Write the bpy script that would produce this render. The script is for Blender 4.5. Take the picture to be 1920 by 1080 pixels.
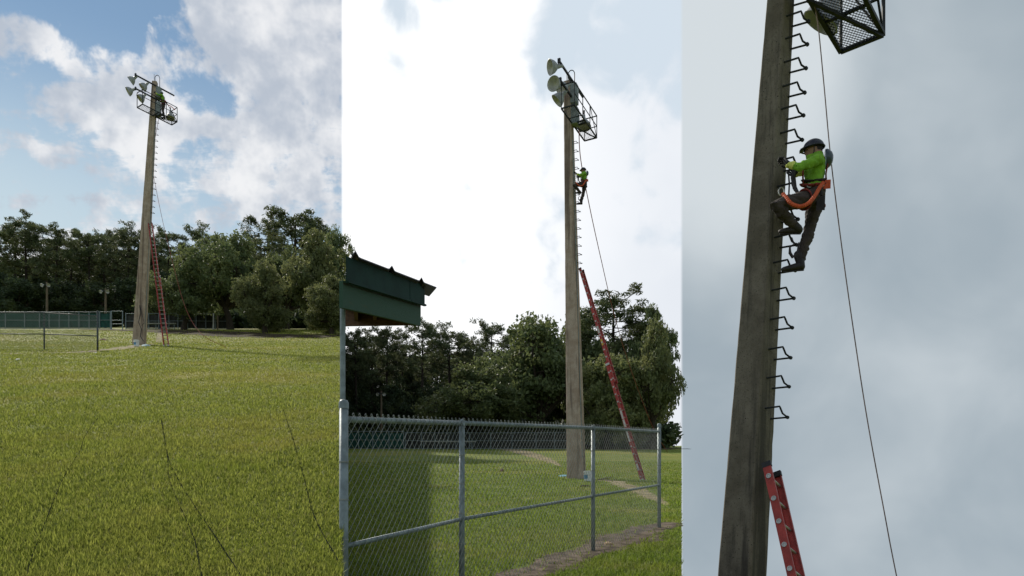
import bpy, math, random
import numpy as np
from mathutils import Vector, Matrix, noise as mnoise

for o in list(bpy.data.objects):
    bpy.data.objects.remove(o)
scene = bpy.context.scene
COL = scene.collection
R = math.radians
random.seed(7)
rng = np.random.default_rng(7)

# ------------------------------------------------------------------ camera
F = 1500.0            # focal length in pixels of a 1920 wide picture
HY = 1095.0           # row of the level horizon
cam = bpy.data.cameras.new('camera')
cam.sensor_width = 36.0
cam.lens = 36.0 * F / 1920.0
cam.shift_y = (HY - 540.0) / 1920.0
cam.clip_start = 0.05
cam.clip_end = 12000
camo = bpy.data.objects.new('camera', cam)
COL.objects.link(camo)
camo.location = (0, 0, 0)
camo.rotation_euler = (R(90), 0, 0)
scene.camera = camo

# ------------------------------------------------------------------ sun, exposure
SUN_EL = R(41)
SUN_H = (-0.62, 0.785)                      # towards the sun, seen from above
sun = bpy.data.lights.new('sun', 'SUN')
sun.energy = 3.9
sun.angle = R(2.0)
sun.color = (1.0, 0.93, 0.80)
suno = bpy.data.objects.new('sun', sun)
COL.objects.link(suno)
sd = Vector((SUN_H[0] * math.cos(SUN_EL), SUN_H[1] * math.cos(SUN_EL), math.sin(SUN_EL)))
suno.rotation_euler = (-sd).to_track_quat('-Z', 'Y').to_euler()
suno.location = (-30, 20, 60)
scene.view_settings.view_transform = 'Standard'
scene.view_settings.look = 'None'
scene.view_settings.gamma = 1.0
scene.view_settings.exposure = 0.0
scene.view_settings.use_curve_mapping = False
scene.cycles.max_bounces = 6
scene.cycles.diffuse_bounces = 3
scene.cycles.transmission_bounces = 4

# ------------------------------------------------------------------ world
world = bpy.data.worlds.new('World')
scene.world = world
world.use_nodes = True
W = world.node_tree
W.nodes.clear()


class NT:
    """small node-building helper"""
    def __init__(self, nt):
        self.nt = nt

    def n(self, t, **kw):
        nd = self.nt.nodes.new(t)
        for k, v in kw.items():
            setattr(nd, k, v)
        return nd

    def link(self, a, b):
        self.nt.links.new(a, b)

    def put(self, sock, v):
        if isinstance(v, bpy.types.NodeSocket):
            self.nt.links.new(v, sock)
        else:
            sock.default_value = v

    def math(self, op, a, b=None, c=None, clamp=False):
        nd = self.n('ShaderNodeMath', operation=op, use_clamp=clamp)
        self.put(nd.inputs[0], a)
        if b is not None:
            self.put(nd.inputs[1], b)
        if c is not None:
            self.put(nd.inputs[2], c)
        return nd.outputs[0]

    def smooth(self, v, lo, hi, a=0.0, b=1.0):
        nd = self.n('ShaderNodeMapRange', interpolation_type='SMOOTHSTEP')
        self.put(nd.inputs['Value'], v)
        nd.inputs['From Min'].default_value = lo
        nd.inputs['From Max'].default_value = hi
        nd.inputs['To Min'].default_value = a
        nd.inputs['To Max'].default_value = b
        return nd.outputs[0]

    def mix(self, fac, a, b):
        nd = self.n('ShaderNodeMix', data_type='RGBA')
        self.put(nd.inputs[0], fac)
        self.put(nd.inputs[6], a if isinstance(a, bpy.types.NodeSocket) else (*a, 1))
        self.put(nd.inputs[7], b if isinstance(b, bpy.types.NodeSocket) else (*b, 1))
        return nd.outputs[2]

    def noise(self, vec, scale, detail=4, rough=0.55, dist=0.0, col=False):
        nd = self.n('ShaderNodeTexNoise')
        if vec is not None:
            self.put(nd.inputs['Vector'], vec)
        nd.inputs['Scale'].default_value = scale
        nd.inputs['Detail'].default_value = detail
        nd.inputs['Roughness'].default_value = rough
        nd.inputs['Distortion'].default_value = dist
        return nd.outputs['Color' if col else 'Fac']


w = NT(W)
tc = w.n('ShaderNodeTexCoord')
sep = w.n('ShaderNodeSeparateXYZ')
w.link(tc.outputs['Generated'], sep.inputs[0])
DX, DY, DZ = sep.outputs
az = w.math('MULTIPLY', w.math('ARCTAN2', DX, DY), 57.29578)          # degrees, + to the right
el = w.math('MULTIPLY', w.math('ARCSINE', DZ), 57.29578)
zz = w.math('ADD', w.math('MAXIMUM', DZ, 0.0), 0.10)
cp = w.n('ShaderNodeCombineXYZ')
w.put(cp.inputs[0], w.math('DIVIDE', DX, zz))
w.put(cp.inputs[1], w.math('DIVIDE', DY, zz))
PLANE = cp.outputs[0]                                                   # flat cloud deck seen in perspective
sky = w.n('ShaderNodeTexSky', sky_type='NISHITA')
sky.sun_disc = False
sky.sun_elevation = SUN_EL
sky.sun_rotation = math.atan2(SUN_H[0], SUN_H[1])
sky.air_density = 1.0
sky.dust_density = 0.0
sky.ozone_density = 1.5
SK = 10.0                                                               # background strength is 1/SK


def blob(caz, cel, raz, rel):
    a = w.math('DIVIDE', w.math('SUBTRACT', az, caz), raz)
    e = w.math('DIVIDE', w.math('SUBTRACT', el, cel), rel)
    d = w.math('ADD', w.math('MULTIPLY', a, a), w.math('MULTIPLY', e, e))
    return w.smooth(d, 0.0, 1.0, 1.0, 0.0)


def c10(c):
    return tuple(x * SK for x in c)


# blue sky with broken cloud (left)
mp = w.n('ShaderNodeMapping')
w.link(PLANE, mp.inputs['Vector'])
mp.inputs['Rotation'].default_value = (0, 0, R(-62))
mp.inputs['Scale'].default_value = (1.0, 2.3, 1.0)
warp = w.noise(PLANE, 3.0, 4, 0.6, 0, True)
wv_ = w.n('ShaderNodeVectorMath', operation='MULTIPLY_ADD')
w.link(warp, wv_.inputs[0])
wv_.inputs[1].default_value = (0.28, 0.28, 0)
w.link(mp.outputs[0], wv_.inputs[2])
nA = w.noise(tc.outputs['Generated'], 7.0, 6, 0.60, 0.2)          # billowing masses
nB = w.noise(wv_.outputs[0], 3.4, 5, 0.62, 0.2)                      # rows of small clouds on the deck
nC = w.noise(tc.outputs['Generated'], 34.0, 4, 0.62, 0.2)
lowf = w.smooth(el, 31.5, 28.0)
mass = w.math('MULTIPLY', nA, w.math('SUBTRACT', 1.0, w.math('MULTIPLY', lowf, 0.65)))
rows = w.math('MULTIPLY', nB, w.math('MULTIPLY_ADD', lowf, 0.65, 0.0))
cov = w.math('ADD', w.math('ADD', mass, rows), w.math('MULTIPLY', w.math('SUBTRACT', nC, 0.5), 0.50))
bias = w.math('MULTIPLY', blob(-16.0, 33.2, 8.5, 3.8), 0.30)
bias = w.math('ADD', bias, w.math('MULTIPLY', blob(-15.0, 27.0, 9.0, 4.6), 0.12))
bias = w.math('ADD', bias, w.math('MULTIPLY', blob(-26.0, 28.0, 5.0, 2.6), 0.18))
bias = w.math('ADD', bias, w.math('MULTIPLY', blob(-31.0, 30.0, 3.0, 1.5), 0.14))
bias = w.math('SUBTRACT', bias, w.math('MULTIPLY', blob(-28.5, 33.8, 8.0, 3.6), 0.26))
bias = w.math('SUBTRACT', bias, w.math('MULTIPLY', blob(-20.5, 29.6, 4.0, 1.6), 0.07))
cov = w.math('ADD', cov, bias)
dens = w.math('MULTIPLY', w.smooth(cov, 0.45, 0.60), 0.94)
hz = w.smooth(el, 33.0, 20.0)                                           # whitening towards the horizon
hz = w.math('MULTIPLY', hz, w.smooth(az, -8.0, -34.0, 0.5, 0.9))
blue = w.n('ShaderNodeMix', data_type='RGBA', blend_type='MULTIPLY')
blue.inputs[0].default_value = 1.0
w.link(sky.outputs[0], blue.inputs[6])
blue.inputs[7].default_value = (1.18, 1.14, 0.98, 1)
base = w.mix(hz, blue.outputs[2], c10((0.60, 0.72, 0.78)))
shade = w.smooth(w.math('ADD', w.math('MULTIPLY', nA, 0.5), w.math('MULTIPLY', w.noise(tc.outputs['Generated'], 18.0, 4, 0.6), 0.5)), 0.40, 0.62)
ccol = w.mix(shade, c10((0.50, 0.55, 0.63)), c10((0.92, 0.92, 0.93)))
LEFT = w.mix(dens, base, ccol)

# glaring thin cloud in front of the sun side (middle)
nM = w.noise(tc.outputs['Generated'], 15.0, 5, 0.5, 0.3)
mb_ = w.math('ADD', w.math('MULTIPLY', blob(7.5, 35.0, 9.0, 9.0), 0.30), w.math('MULTIPLY', blob(-7.0, 37.0, 4.0, 3.5), 0.20))
md = w.smooth(w.math('ADD', nM, mb_), 0.58, 0.80)
grad = w.smooth(az, -5.0, 12.0)
MIDB = w.mix(grad, c10((1.12, 1.13, 1.14)), c10((0.80, 0.84, 0.90)))
low = w.math('MULTIPLY', w.smooth(el, 22.0, 12.0), 0.3)
MIDB = w.mix(low, MIDB, c10((0.85, 0.87, 0.92)))
soft = w.noise(tc.outputs['Generated'], 5.0, 4, 0.5)
MIDB = w.mix(w.math('MULTIPLY', w.smooth(soft, 0.5, 0.72), 0.25), MIDB, c10((1.05, 1.06, 1.08)))
MID = w.mix(md, MIDB, c10((0.66, 0.75, 0.84)))

# even grey overcast (right)
nR = w.noise(tc.outputs['Generated'], 5.5, 4, 0.5, 0.3)
nR2 = w.noise(tc.outputs['Generated'], 2.2, 3, 0.5)
rb = w.math('MULTIPLY', blob(14.0, 34.0, 11.0, 16.0), 0.42)
rr = w.math('ADD', w.math('MULTIPLY', w.math('ADD', nR, nR2), 0.5), rb)
RIGHT = w.mix(w.smooth(rr, 0.36, 0.88), c10((0.335, 0.405, 0.46)), c10((0.66, 0.715, 0.75)))

fL = w.smooth(az, -12.12, -11.88)
fR = w.smooth(az, 11.85, 12.10)
# behind the camera the overcast gives way to the broken cloud again
fB = w.smooth(az, 110.0, 175.0)
skyc = w.mix(fL, LEFT, MID)
skyc = w.mix(fR, skyc, RIGHT)
skyc = w.mix(fB, skyc, LEFT)
bg = w.n('ShaderNodeBackground')
w.link(skyc, bg.inputs[0])
bg.inputs[1].default_value = 1.0 / SK
wo = w.n('ShaderNodeOutputWorld')
w.link(bg.outputs[0], wo.inputs[0])

# ------------------------------------------------------------------ helpers


def at(px, py, Y):
    return Vector(((px - 960.0) / F * Y, Y, (HY - py) / F * Y))


def tag(o, label=None, cat=None, group=None, kind=None):
    if label:
        o['label'] = label
    if cat:
        o['category'] = cat
    if group:
        o['group'] = group
    if kind:
        o['kind'] = kind
    return o


def empty(name, loc, label=None, cat=None, group=None):
    o = bpy.data.objects.new(name, None)
    o.empty_display_size = 0.2
    o.location = loc
    COL.objects.link(o)
    return tag(o, label, cat, group)


def frame(d, hint=Vector((0, 0, 1))):
    d = d.normalized()
    if abs(d.dot(hint)) > 0.97:
        hint = Vector((1, 0, 0))
    s = d.cross(hint).normalized()
    return s, s.cross(d).normalized()


class MB:
    def __init__(self):
        self.v = []
        self.f = []
        self.mi = []
        self.cur = 0

    def add(self, vs, fs):
        n = len(self.v)
        self.v += [Vector(p) for p in vs]
        self.f += [tuple(i + n for i in f) for f in fs]
        self.mi += [self.cur] * len(fs)

    def box(self, c, ax, ay, az_):
        """box with centre and three half-axis vectors"""
        c, ax, ay, az_ = map(Vector, (c, ax, ay, az_))
        vs = [c + sx * ax + sy * ay + sz * az_ for sz in (-1, 1) for sx, sy in ((-1, -1), (1, -1), (1, 1), (-1, 1))]
        fs = [(3, 2, 1, 0), (4, 5, 6, 7), (0, 1, 5, 4), (1, 2, 6, 5), (2, 3, 7, 6), (3, 0, 4, 7)]
        if ax.cross(ay).dot(az_) < 0:
            fs = [tuple(reversed(f)) for f in fs]
        self.add(vs, fs)

    def bar(self, a, b, wd, ht, hint=Vector((0, 0, 1))):
        a, b = Vector(a), Vector(b)
        s, u = frame(b - a, hint)
        self.box((a + b) / 2, s * wd / 2, (b - a) / 2, u * ht / 2)

    def tube(self, pts, rad, n=8, cap=True, lat=None, round_ends=False):
        """tube along pts; rad is a number, list of numbers or list of (r_lateral, r_other)"""
        pts = [Vector(p) for p in pts]
        if not isinstance(rad, (list, tuple)):
            rad = [rad] * len(pts)
        rad = [r if isinstance(r, (list, tuple)) else (r, r) for r in rad]
        if round_ends:
            d0 = (pts[0] - pts[1]).normalized()
            d1 = (pts[-1] - pts[-2]).normalized()
            r0, r1 = rad[0], rad[-1]
            m0, m1 = min(r0), min(r1)
            pts = [pts[0] + d0 * m0 * 0.95, pts[0] + d0 * m0 * 0.7] + pts + [pts[-1] + d1 * m1 * 0.7, pts[-1] + d1 * m1 * 0.95]
            sc = lambda r, k: (r[0] * k, r[1] * k)
            rad = [sc(r0, 0.3), sc(r0, 0.72)] + rad + [sc(r1, 0.72), sc(r1, 0.3)]
        vs, prev = [], None
        for i, p in enumerate(pts):
            if i == 0:
                d = pts[1] - pts[0]
            elif i == len(pts) - 1:
                d = pts[-1] - pts[-2]
            else:
                d = (pts[i + 1] - pts[i]).normalized() + (pts[i] - pts[i - 1]).normalized()
            d = d.normalized() if d.length > 1e-9 else Vector((0, 0, 1))
            if lat is not None:
                s = (lat - d * lat.dot(d)).normalized()
            elif prev is not None:
                s = prev - d * prev.dot(d)
                s = s.normalized() if s.length > 1e-6 else frame(d)[0]
            else:
                s = frame(d)[0]
            prev = s
            u = s.cross(d).normalized()
            for k in range(n):
                a = 2 * math.pi * k / n
                vs.append(p + s * math.cos(a) * rad[i][0] + u * math.sin(a) * rad[i][1])
        fs = []
        for i in range(len(pts) - 1):
            for k in range(n):
                k2 = (k + 1) % n
                fs.append((i * n + k2, i * n + k, (i + 1) * n + k, (i + 1) * n + k2))
        if cap:
            fs.append(tuple(range(n)))
            fs.append(tuple(range(len(pts) * n - 1, (len(pts) - 1) * n - 1, -1)))
        self.add(vs, fs)

    def lathe(self, o, d, prof, n=20, hint=Vector((0, 0, 1))):
        """profile of (distance along d, radius) turned round d"""
        o, d = Vector(o), Vector(d).normalized()
        s, u = frame(d, hint)
        vs = []
        for t, r in prof:
            for k in range(n):
                a = 2 * math.pi * k / n
                vs.append(o + d * t + (s * math.cos(a) + u * math.sin(a)) * max(r, 1e-4))
        fs = []
        for i in range(len(prof) - 1):
            for k in range(n):
                k2 = (k + 1) % n
                fs.append((i * n + k, i * n + k2, (i + 1) * n + k2, (i + 1) * n + k))
        self.add(vs, fs)

    def ellipsoid(self, c, ax, ay, az_, n=16, m=10):
        c = Vector(c)
        vs, fs = [], []
        for i in range(m + 1):
            t = math.pi * (i + 0.001 if i == 0 else (i - 0.001 if i == m else i)) / m
            for k in range(n):
                a = 2 * math.pi * k / n
                vs.append(c + ax * math.sin(t) * math.cos(a) + ay * math.sin(t) * math.sin(a) + az_ * math.cos(t))
        for i in range(m):
            for k in range(n):
                k2 = (k + 1) % n
                fs.append((i * n + k, (i + 1) * n + k, (i + 1) * n + k2, i * n + k2))
        fs.append(tuple(range(n)))
        fs.append(tuple(range((m + 1) * n - 1, m * n - 1, -1)))
        self.add(vs, fs)

    def mesh(self, name, mats, off=Vector((0, 0, 0)), smooth=False):
        me = bpy.data.meshes.new(name)
        me.from_pydata([v - off for v in self.v], [], self.f)
        for m in (mats if isinstance(mats, (list, tuple)) else [mats]):
            me.materials.append(m)
        if isinstance(mats, (list, tuple)):
            me.polygons.foreach_set('material_index', self.mi)
        if smooth:
            me.polygons.foreach_set('use_smooth', [True] * len(me.polygons))
        me.update()
        return me

    def build(self, name, mats, parent=None, world=True, smooth=False, loc=None):
        """world=True: vertices are world points; the root of the parent chain is an unrotated Empty"""
        off = Vector((0, 0, 0))
        if world and parent is not None:
            r = parent
            while r is not None:
                off = off + Vector(r.location)
                r = r.parent
        if loc is not None:
            off = off + Vector(loc)
        o = bpy.data.objects.new(name, self.mesh(name, mats, off, smooth))
        COL.objects.link(o)
        if parent is not None:
            o.parent = parent
        if loc is not None:
            o.location = loc
        return o


def np_mesh(name, V, Fc, mat, mi=None):
    V = np.asarray(V, dtype=np.float32).reshape(-1, 3)
    Fc = np.asarray(Fc, dtype=np.int32)
    k = Fc.shape[1]
    me = bpy.data.meshes.new(name)
    me.vertices.add(len(V))
    me.vertices.foreach_set('co', V.ravel())
    me.loops.add(Fc.size)
    me.loops.foreach_set('vertex_index', Fc.ravel())
    me.polygons.add(len(Fc))
    me.polygons.foreach_set('loop_start', np.arange(0, Fc.size, k, dtype=np.int32))
    me.polygons.foreach_set('loop_total', np.full(len(Fc), k, dtype=np.int32))
    me.materials.append(mat)
    me.update(calc_edges=True)
    return me


# ------------------------------------------------------------------ materials
MATS = {}


def mat(name, col, rough=0.7, var=0.0, vscale=6.0, metal=0.0, bump=0.0, bscale=40.0, col2=None, spec=0.4, stretch=(1, 1, 1), lo=0.35, hi=0.65):
    m = bpy.data.materials.new(name)
    m.use_nodes = True
    nt = m.node_tree
    h = NT(nt)
    b = nt.nodes['Principled BSDF']
    b.inputs['Roughness'].default_value = rough
    b.inputs['Metallic'].default_value = metal
    b.inputs['Specular IOR Level'].default_value = spec
    t = h.n('ShaderNodeTexCoord')
    mp = h.n('ShaderNodeMapping')
    h.link(t.outputs['Object'], mp.inputs[0])
    mp.inputs['Scale'].default_value = stretch
    if col2 is None:
        col2 = tuple(max(0.0, c * (1 - var)) for c in col)
    nz = h.noise(mp.outputs[0], vscale, 6, 0.6)
    cc = h.mix(h.smooth(nz, lo, hi), col2, col)
    h.link(cc, b.inputs['Base Color'])
    if bump:
        bp = h.n('ShaderNodeBump')
        bp.inputs['Strength'].default_value = bump
        bp.inputs['Distance'].default_value = 0.02
        h.link(h.noise(mp.outputs[0], bscale, 5, 0.6), bp.inputs['Height'])
        h.link(bp.outputs[0], b.inputs['Normal'])
    MATS[name] = m
    return m


def concrete(name, a, b_, c_):
    """weathered concrete: mottled, vertical run-off streaks, pits"""
    m = bpy.data.materials.new(name)
    m.use_nodes = True
    nt = m.node_tree
    h = NT(nt)
    b = nt.nodes['Principled BSDF']
    b.inputs['Roughness'].default_value = 0.9
    b.inputs['Specular IOR Level'].default_value = 0.25
    t = h.n('ShaderNodeTexCoord')
    mp = h.n('ShaderNodeMapping')
    h.link(t.outputs['Object'], mp.inputs[0])
    mp.inputs['Scale'].default_value = (1, 1, 0.10)
    big = h.noise(t.outputs['Object'], 2.2, 6, 0.65)
    st = h.noise(mp.outputs[0], 9.0, 6, 0.65, 0.3)
    c1 = h.mix(h.smooth(big, 0.34, 0.66), a, b_)
    c2 = h.mix(h.math('MULTIPLY', h.smooth(st, 0.50, 0.68), 0.5), c1, c_)
    mp2 = h.n('ShaderNodeMapping')
    h.link(t.outputs['Object'], mp2.inputs[0])
    mp2.inputs['Scale'].default_value = (1, 1, 0.045)
    run = h.noise(mp2.outputs[0], 4.2, 4, 0.55, 0.2)
    c2 = h.mix(h.math('MULTIPLY', h.smooth(run, 0.54, 0.64), 0.75), c2, c_)
    fine = h.noise(t.outputs['Object'], 45.0, 5, 0.7)
    c3 = h.mix(h.math('MULTIPLY', h.smooth(fine, 0.53, 0.68), 0.7), c2, c_)
    vo = h.n('ShaderNodeTexVoronoi')
    h.link(t.outputs['Object'], vo.inputs['Vector'])
    vo.inputs['Scale'].default_value = 16.0
    pit = h.smooth(vo.outputs['Distance'], 0.16, 0.09)
    pit = h.math('MULTIPLY', pit, h.smooth(big, 0.45, 0.6))
    c4 = h.mix(pit, c3, tuple(x * 0.4 for x in c_))
    h.link(c4, b.inputs['Base Color'])
    bp = h.n('ShaderNodeBump')
    bp.inputs['Strength'].default_value = 0.5
    bp.inputs['Distance'].default_value = 0.01
    h.link(h.math('ADD', fine, big), bp.inputs['Height'])
    h.link(bp.outputs[0], b.inputs['Normal'])
    MATS[name] = m
    return m


def leafmat(name, dark, light, warm, trans=0.35, rough=0.55):
    m = bpy.data.materials.new(name)
    m.use_nodes = True
    nt = m.node_tree
    nt.nodes.clear()
    h = NT(nt)
    g = h.n('ShaderNodeNewGeometry')
    oi = h.n('ShaderNodeObjectInfo')
    t = h.n('ShaderNodeTexCoord')
    big = h.noise(t.outputs['Object'], 0.5, 3, 0.5)
    rnd = g.outputs['Random Per Island']
    c = h.mix(rnd, dark, light)
    c = h.mix(h.smooth(big, 0.45, 0.75), c, warm)
    vv = h.n('ShaderNodeHueSaturation')
    vv.inputs['Saturation'].default_value = 1.0
    h.link(h.math('MULTIPLY_ADD', oi.outputs['Random'], 0.5, 0.78), vv.inputs['Value'])
    h.link(c, vv.inputs['Color'])
    c = vv.outputs[0]
    p = h.n('ShaderNodeBsdfPrincipled')
    p.inputs['Roughness'].default_value = rough
    p.inputs['Specular IOR Level'].default_value = 0.35
    h.link(c, p.inputs['Base Color'])
    tr = h.n('ShaderNodeBsdfTranslucent')
    tcx = h.mix(0.5, c, warm)
    h.link(tcx, tr.inputs['Color'])
    mx = h.n('ShaderNodeMixShader')
    mx.inputs[0].default_value = trans
    h.link(p.outputs[0], mx.inputs[1])
    h.link(tr.outputs[0], mx.inputs[2])
    o = h.n('ShaderNodeOutputMaterial')
    h.link(mx.outputs[0], o.inputs[0])
    MATS[name] = m
    return m


def turfmat(name, g1, g2, dry, soil):
    m = bpy.data.materials.new(name)
    m.use_nodes = True
    nt = m.node_tree
    h = NT(nt)
    b = nt.nodes['Principled BSDF']
    b.inputs['Roughness'].default_value = 0.85
    b.inputs['Specular IOR Level'].default_value = 0.15
    t = h.n('ShaderNodeTexCoord')
    O = t.outputs['Object']
    mid = h.noise(O, 0.55, 5, 0.6)
    fine = h.noise(O, 28.0, 4, 0.75)
    wide = h.noise(O, 0.11, 4, 0.55)
    c = h.mix(h.smooth(fine, 0.34, 0.66), tuple(x * 0.45 for x in g1), g2)
    c = h.mix(h.math('MULTIPLY', h.smooth(mid, 0.48, 0.70), 0.62), c, dry)
    c = h.mix(h.math('MULTIPLY', h.smooth(wide, 0.50, 0.68), 0.45), c, dry)
    c = h.mix(h.math('MULTIPLY', h.smooth(h.noise(O, 3.2, 5, 0.7), 0.62, 0.76), 0.5), c, soil)
    h.link(c, b.inputs['Base Color'])
    bp = h.n('ShaderNodeBump')
    bp.inputs['Strength'].default_value = 0.8
    bp.inputs['Distance'].default_value = 0.05
    h.link(fine, bp.inputs['Height'])
    h.link(bp.outputs[0], b.inputs['Normal'])
    MATS[name] = m
    return m


def blademat(name, g1, g2, dry, trans=0.45):
    m = bpy.data.materials.new(name)
    m.use_nodes = True
    nt = m.node_tree
    nt.nodes.clear()
    h = NT(nt)
    g = h.n('ShaderNodeNewGeometry')
    t = h.n('ShaderNodeTexCoord')
    O = t.outputs['Object']
    rnd = g.outputs['Random Per Island']
    mid = h.noise(O, 0.55, 5, 0.6)
    wide = h.noise(O, 0.11, 4, 0.55)
    c = h.mix(rnd, g1, g2)
    c = h.mix(h.math('MULTIPLY', h.smooth(mid, 0.50, 0.72), 0.42), c, dry)
    c = h.mix(h.math('MULTIPLY', h.smooth(wide, 0.50, 0.68), 0.28), c, dry)
    lush = h.smooth(h.noise(O, 1.1, 4, 0.6), 0.52, 0.70)
    c = h.mix(h.math('MULTIPLY', lush, 0.45), c, tuple(x * y for x, y in zip(g2, (0.45, 0.60, 0.30))))
    straw = h.smooth(h.math('FRACT', h.math('MULTIPLY', rnd, 17.31)), 0.93, 0.98)
    c = h.mix(h.math('MULTIPLY', straw, 0.6), c, (0.34, 0.30, 0.12))
    p = h.n('ShaderNodeBsdfPrincipled')
    p.inputs['Roughness'].default_value = 0.6
    p.inputs['Specular IOR Level'].default_value = 0.2
    h.link(c, p.inputs['Base Color'])
    tr = h.n('ShaderNodeBsdfTranslucent')
    h.link(c, tr.inputs['Color'])
    mx = h.n('ShaderNodeMixShader')
    mx.inputs[0].default_value = trans
    h.link(p.outputs[0], mx.inputs[1])
    h.link(tr.outputs[0], mx.inputs[2])
    o = h.n('ShaderNodeOutputMaterial')
    h.link(mx.outputs[0], o.inputs[0])
    MATS[name] = m
    return m


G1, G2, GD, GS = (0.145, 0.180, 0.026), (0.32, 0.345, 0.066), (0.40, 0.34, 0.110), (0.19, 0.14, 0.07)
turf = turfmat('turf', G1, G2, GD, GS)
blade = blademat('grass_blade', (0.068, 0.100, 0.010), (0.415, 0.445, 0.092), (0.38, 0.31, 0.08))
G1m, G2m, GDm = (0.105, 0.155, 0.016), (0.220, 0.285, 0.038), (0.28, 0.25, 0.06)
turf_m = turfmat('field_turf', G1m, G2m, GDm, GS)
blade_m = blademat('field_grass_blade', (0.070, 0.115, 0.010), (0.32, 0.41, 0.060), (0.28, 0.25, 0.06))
soil = mat('soil', (0.185, 0.145, 0.11), 0.95, 0.65, 5.0, bump=0.6, bscale=25, spec=0.1)
sand = mat('sandy_dirt', (0.34, 0.285, 0.17), 0.95, 0.45, 1.6, bump=0.6, bscale=20, spec=0.1)
litter = mat('litter_shade', (0.055, 0.038, 0.022), 0.95, 0.5, 1.5, bump=0.6, bscale=12, spec=0.1)  # ground cover toned dark to stand in for shadow under the trees
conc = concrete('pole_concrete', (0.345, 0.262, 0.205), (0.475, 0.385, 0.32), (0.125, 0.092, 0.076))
conc_d = concrete('pole_concrete_shaded', (0.115, 0.098, 0.075), (0.19, 0.165, 0.130), (0.038, 0.034, 0.030))  # same concrete made darker: backlit shade put into the colour
galv = mat('galvanised_steel', (0.23, 0.28, 0.30), 0.5, 0.35, 9.0, metal=0.3, bump=0.1)
wire = mat('galvanised_wire', (0.27, 0.29, 0.29), 0.5, 0.3, 5.0, metal=0.3)
darkst = mat('dark_steel', (0.022, 0.026, 0.032), 0.6, 0.4, 12.0, metal=0.2)
lampm = mat('lamp_housing', (0.36, 0.38, 0.41), 0.5, 0.3, 8.0, metal=0.0)
lampin = mat('lamp_reflector', (0.60, 0.60, 0.60), 0.45, 0.25, 5.0, metal=0.1)
boxm = mat('ballast_box_grey', (0.26, 0.30, 0.31), 0.55, 0.35, 6.0, metal=0.2)
red = mat('ladder_fibreglass', (0.42, 0.045, 0.035), 0.5, 0.35, 5.0, bump=0.1)
alum = mat('aluminium', (0.48, 0.48, 0.46), 0.4, 0.3, 9.0, metal=0.6)
black = mat('black_rubber', (0.018, 0.018, 0.02), 0.6, 0.3, 9.0)
whitep = mat('white_plastic', (0.72, 0.74, 0.76), 0.45, 0.12, 7.0)
bluep = mat('blue_print', (0.08, 0.28, 0.50), 0.5, 0.2, 7.0)
cloth_b = mat('blue_white_cloth', (0.50, 0.66, 0.68), 0.8, 0.55, 20.0)
stickw = mat('white_sticker', (0.62, 0.60, 0.57), 0.5, 0.3, 40.0)
sticky = mat('yellow_sticker', (0.62, 0.45, 0.06), 0.5, 0.3, 40.0)
ropem = mat('red_rope', (0.30, 0.07, 0.05), 0.8, 0.3, 30.0)
ropeg = mat('grey_red_rope', (0.26, 0.19, 0.18), 0.8, 0.4, 3.0)
cordm = mat('dark_cord', (0.016, 0.02, 0.022), 1.0, 0.3, 10.0, spec=0.0)
greenp = mat('green_wood_paint', (0.026, 0.072, 0.048), 0.75, 0.0, 4.0, col2=(0.055, 0.07, 0.035), stretch=(1, 1, 7), lo=0.28, hi=0.40, bump=0.25, bscale=20)
greenm = mat('green_sheet_metal', (0.009, 0.038, 0.032), 0.7, 0.35, 3.0, metal=0.0, bump=0.05, spec=0.15)
roofm = mat('corrugated_roof', (0.05, 0.045, 0.075), 0.6, 0.4, 3.0, metal=0.0)
rawwood = mat('raw_lumber', (0.12, 0.055, 0.028), 0.8, 0.5, 4.0, stretch=(1, 8, 8), bump=0.3)
screen = mat('green_windscreen', (0.012, 0.075, 0.062), 0.8, 0.4, 2.0)
screen_d = mat('dark_windscreen', (0.035, 0.037, 0.034), 0.85, 0.4, 2.0)
woodpole = mat('timber_pole', (0.17, 0.13, 0.09), 0.9, 0.4, 3.0, stretch=(4, 4, 0.4), bump=0.3)
bench_m = mat('bench_aluminium', (0.40, 0.40, 0.37), 0.5, 0.2, 4.0, metal=0.3)
bark = mat('oak_bark', (0.050, 0.038, 0.028), 0.95, 0.5, 5.0, stretch=(3, 3, 0.6), bump=0.6, bscale=9)
barkp = mat('pine_bark', (0.042, 0.032, 0.025), 0.95, 0.5, 5.0, stretch=(3, 3, 0.6), bump=0.6, bscale=9)
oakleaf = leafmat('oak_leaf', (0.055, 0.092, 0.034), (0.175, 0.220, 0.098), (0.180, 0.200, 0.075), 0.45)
limeleaf = leafmat('light_oak_leaf', (0.095, 0.130, 0.046), (0.250, 0.285, 0.130), (0.240, 0.245, 0.095), 0.45)
pineleaf = leafmat('pine_needle', (0.045, 0.074, 0.034), (0.125, 0.160, 0.076), (0.140, 0.150, 0.064), 0.35)
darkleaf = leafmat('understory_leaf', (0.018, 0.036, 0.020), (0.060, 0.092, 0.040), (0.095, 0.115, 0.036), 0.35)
shirt = mat('lime_shirt', (0.20, 0.43, 0.03), 0.85, 0.30, 12.0, bump=0.3, bscale=14)
cuff = mat('yellow_cuff', (0.66, 0.72, 0.16), 0.85, 0.15, 9.0, bump=0.3, bscale=20)
trouser = mat('grey_brown_trousers', (0.060, 0.046, 0.042), 0.9, 0.4, 7.0, bump=0.4, bscale=16)
kneem = mat('khaki_knee_patch', (0.23, 0.20, 0.16), 0.9, 0.3, 8.0)
bootm = mat('dark_boot', (0.022, 0.017, 0.015), 0.6, 0.3, 9.0)
glovem = mat('black_glove', (0.014, 0.014, 0.016), 0.75, 0.3, 9.0)
skin = mat('skin', (0.30, 0.17, 0.11), 0.6, 0.2, 9.0)
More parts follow.
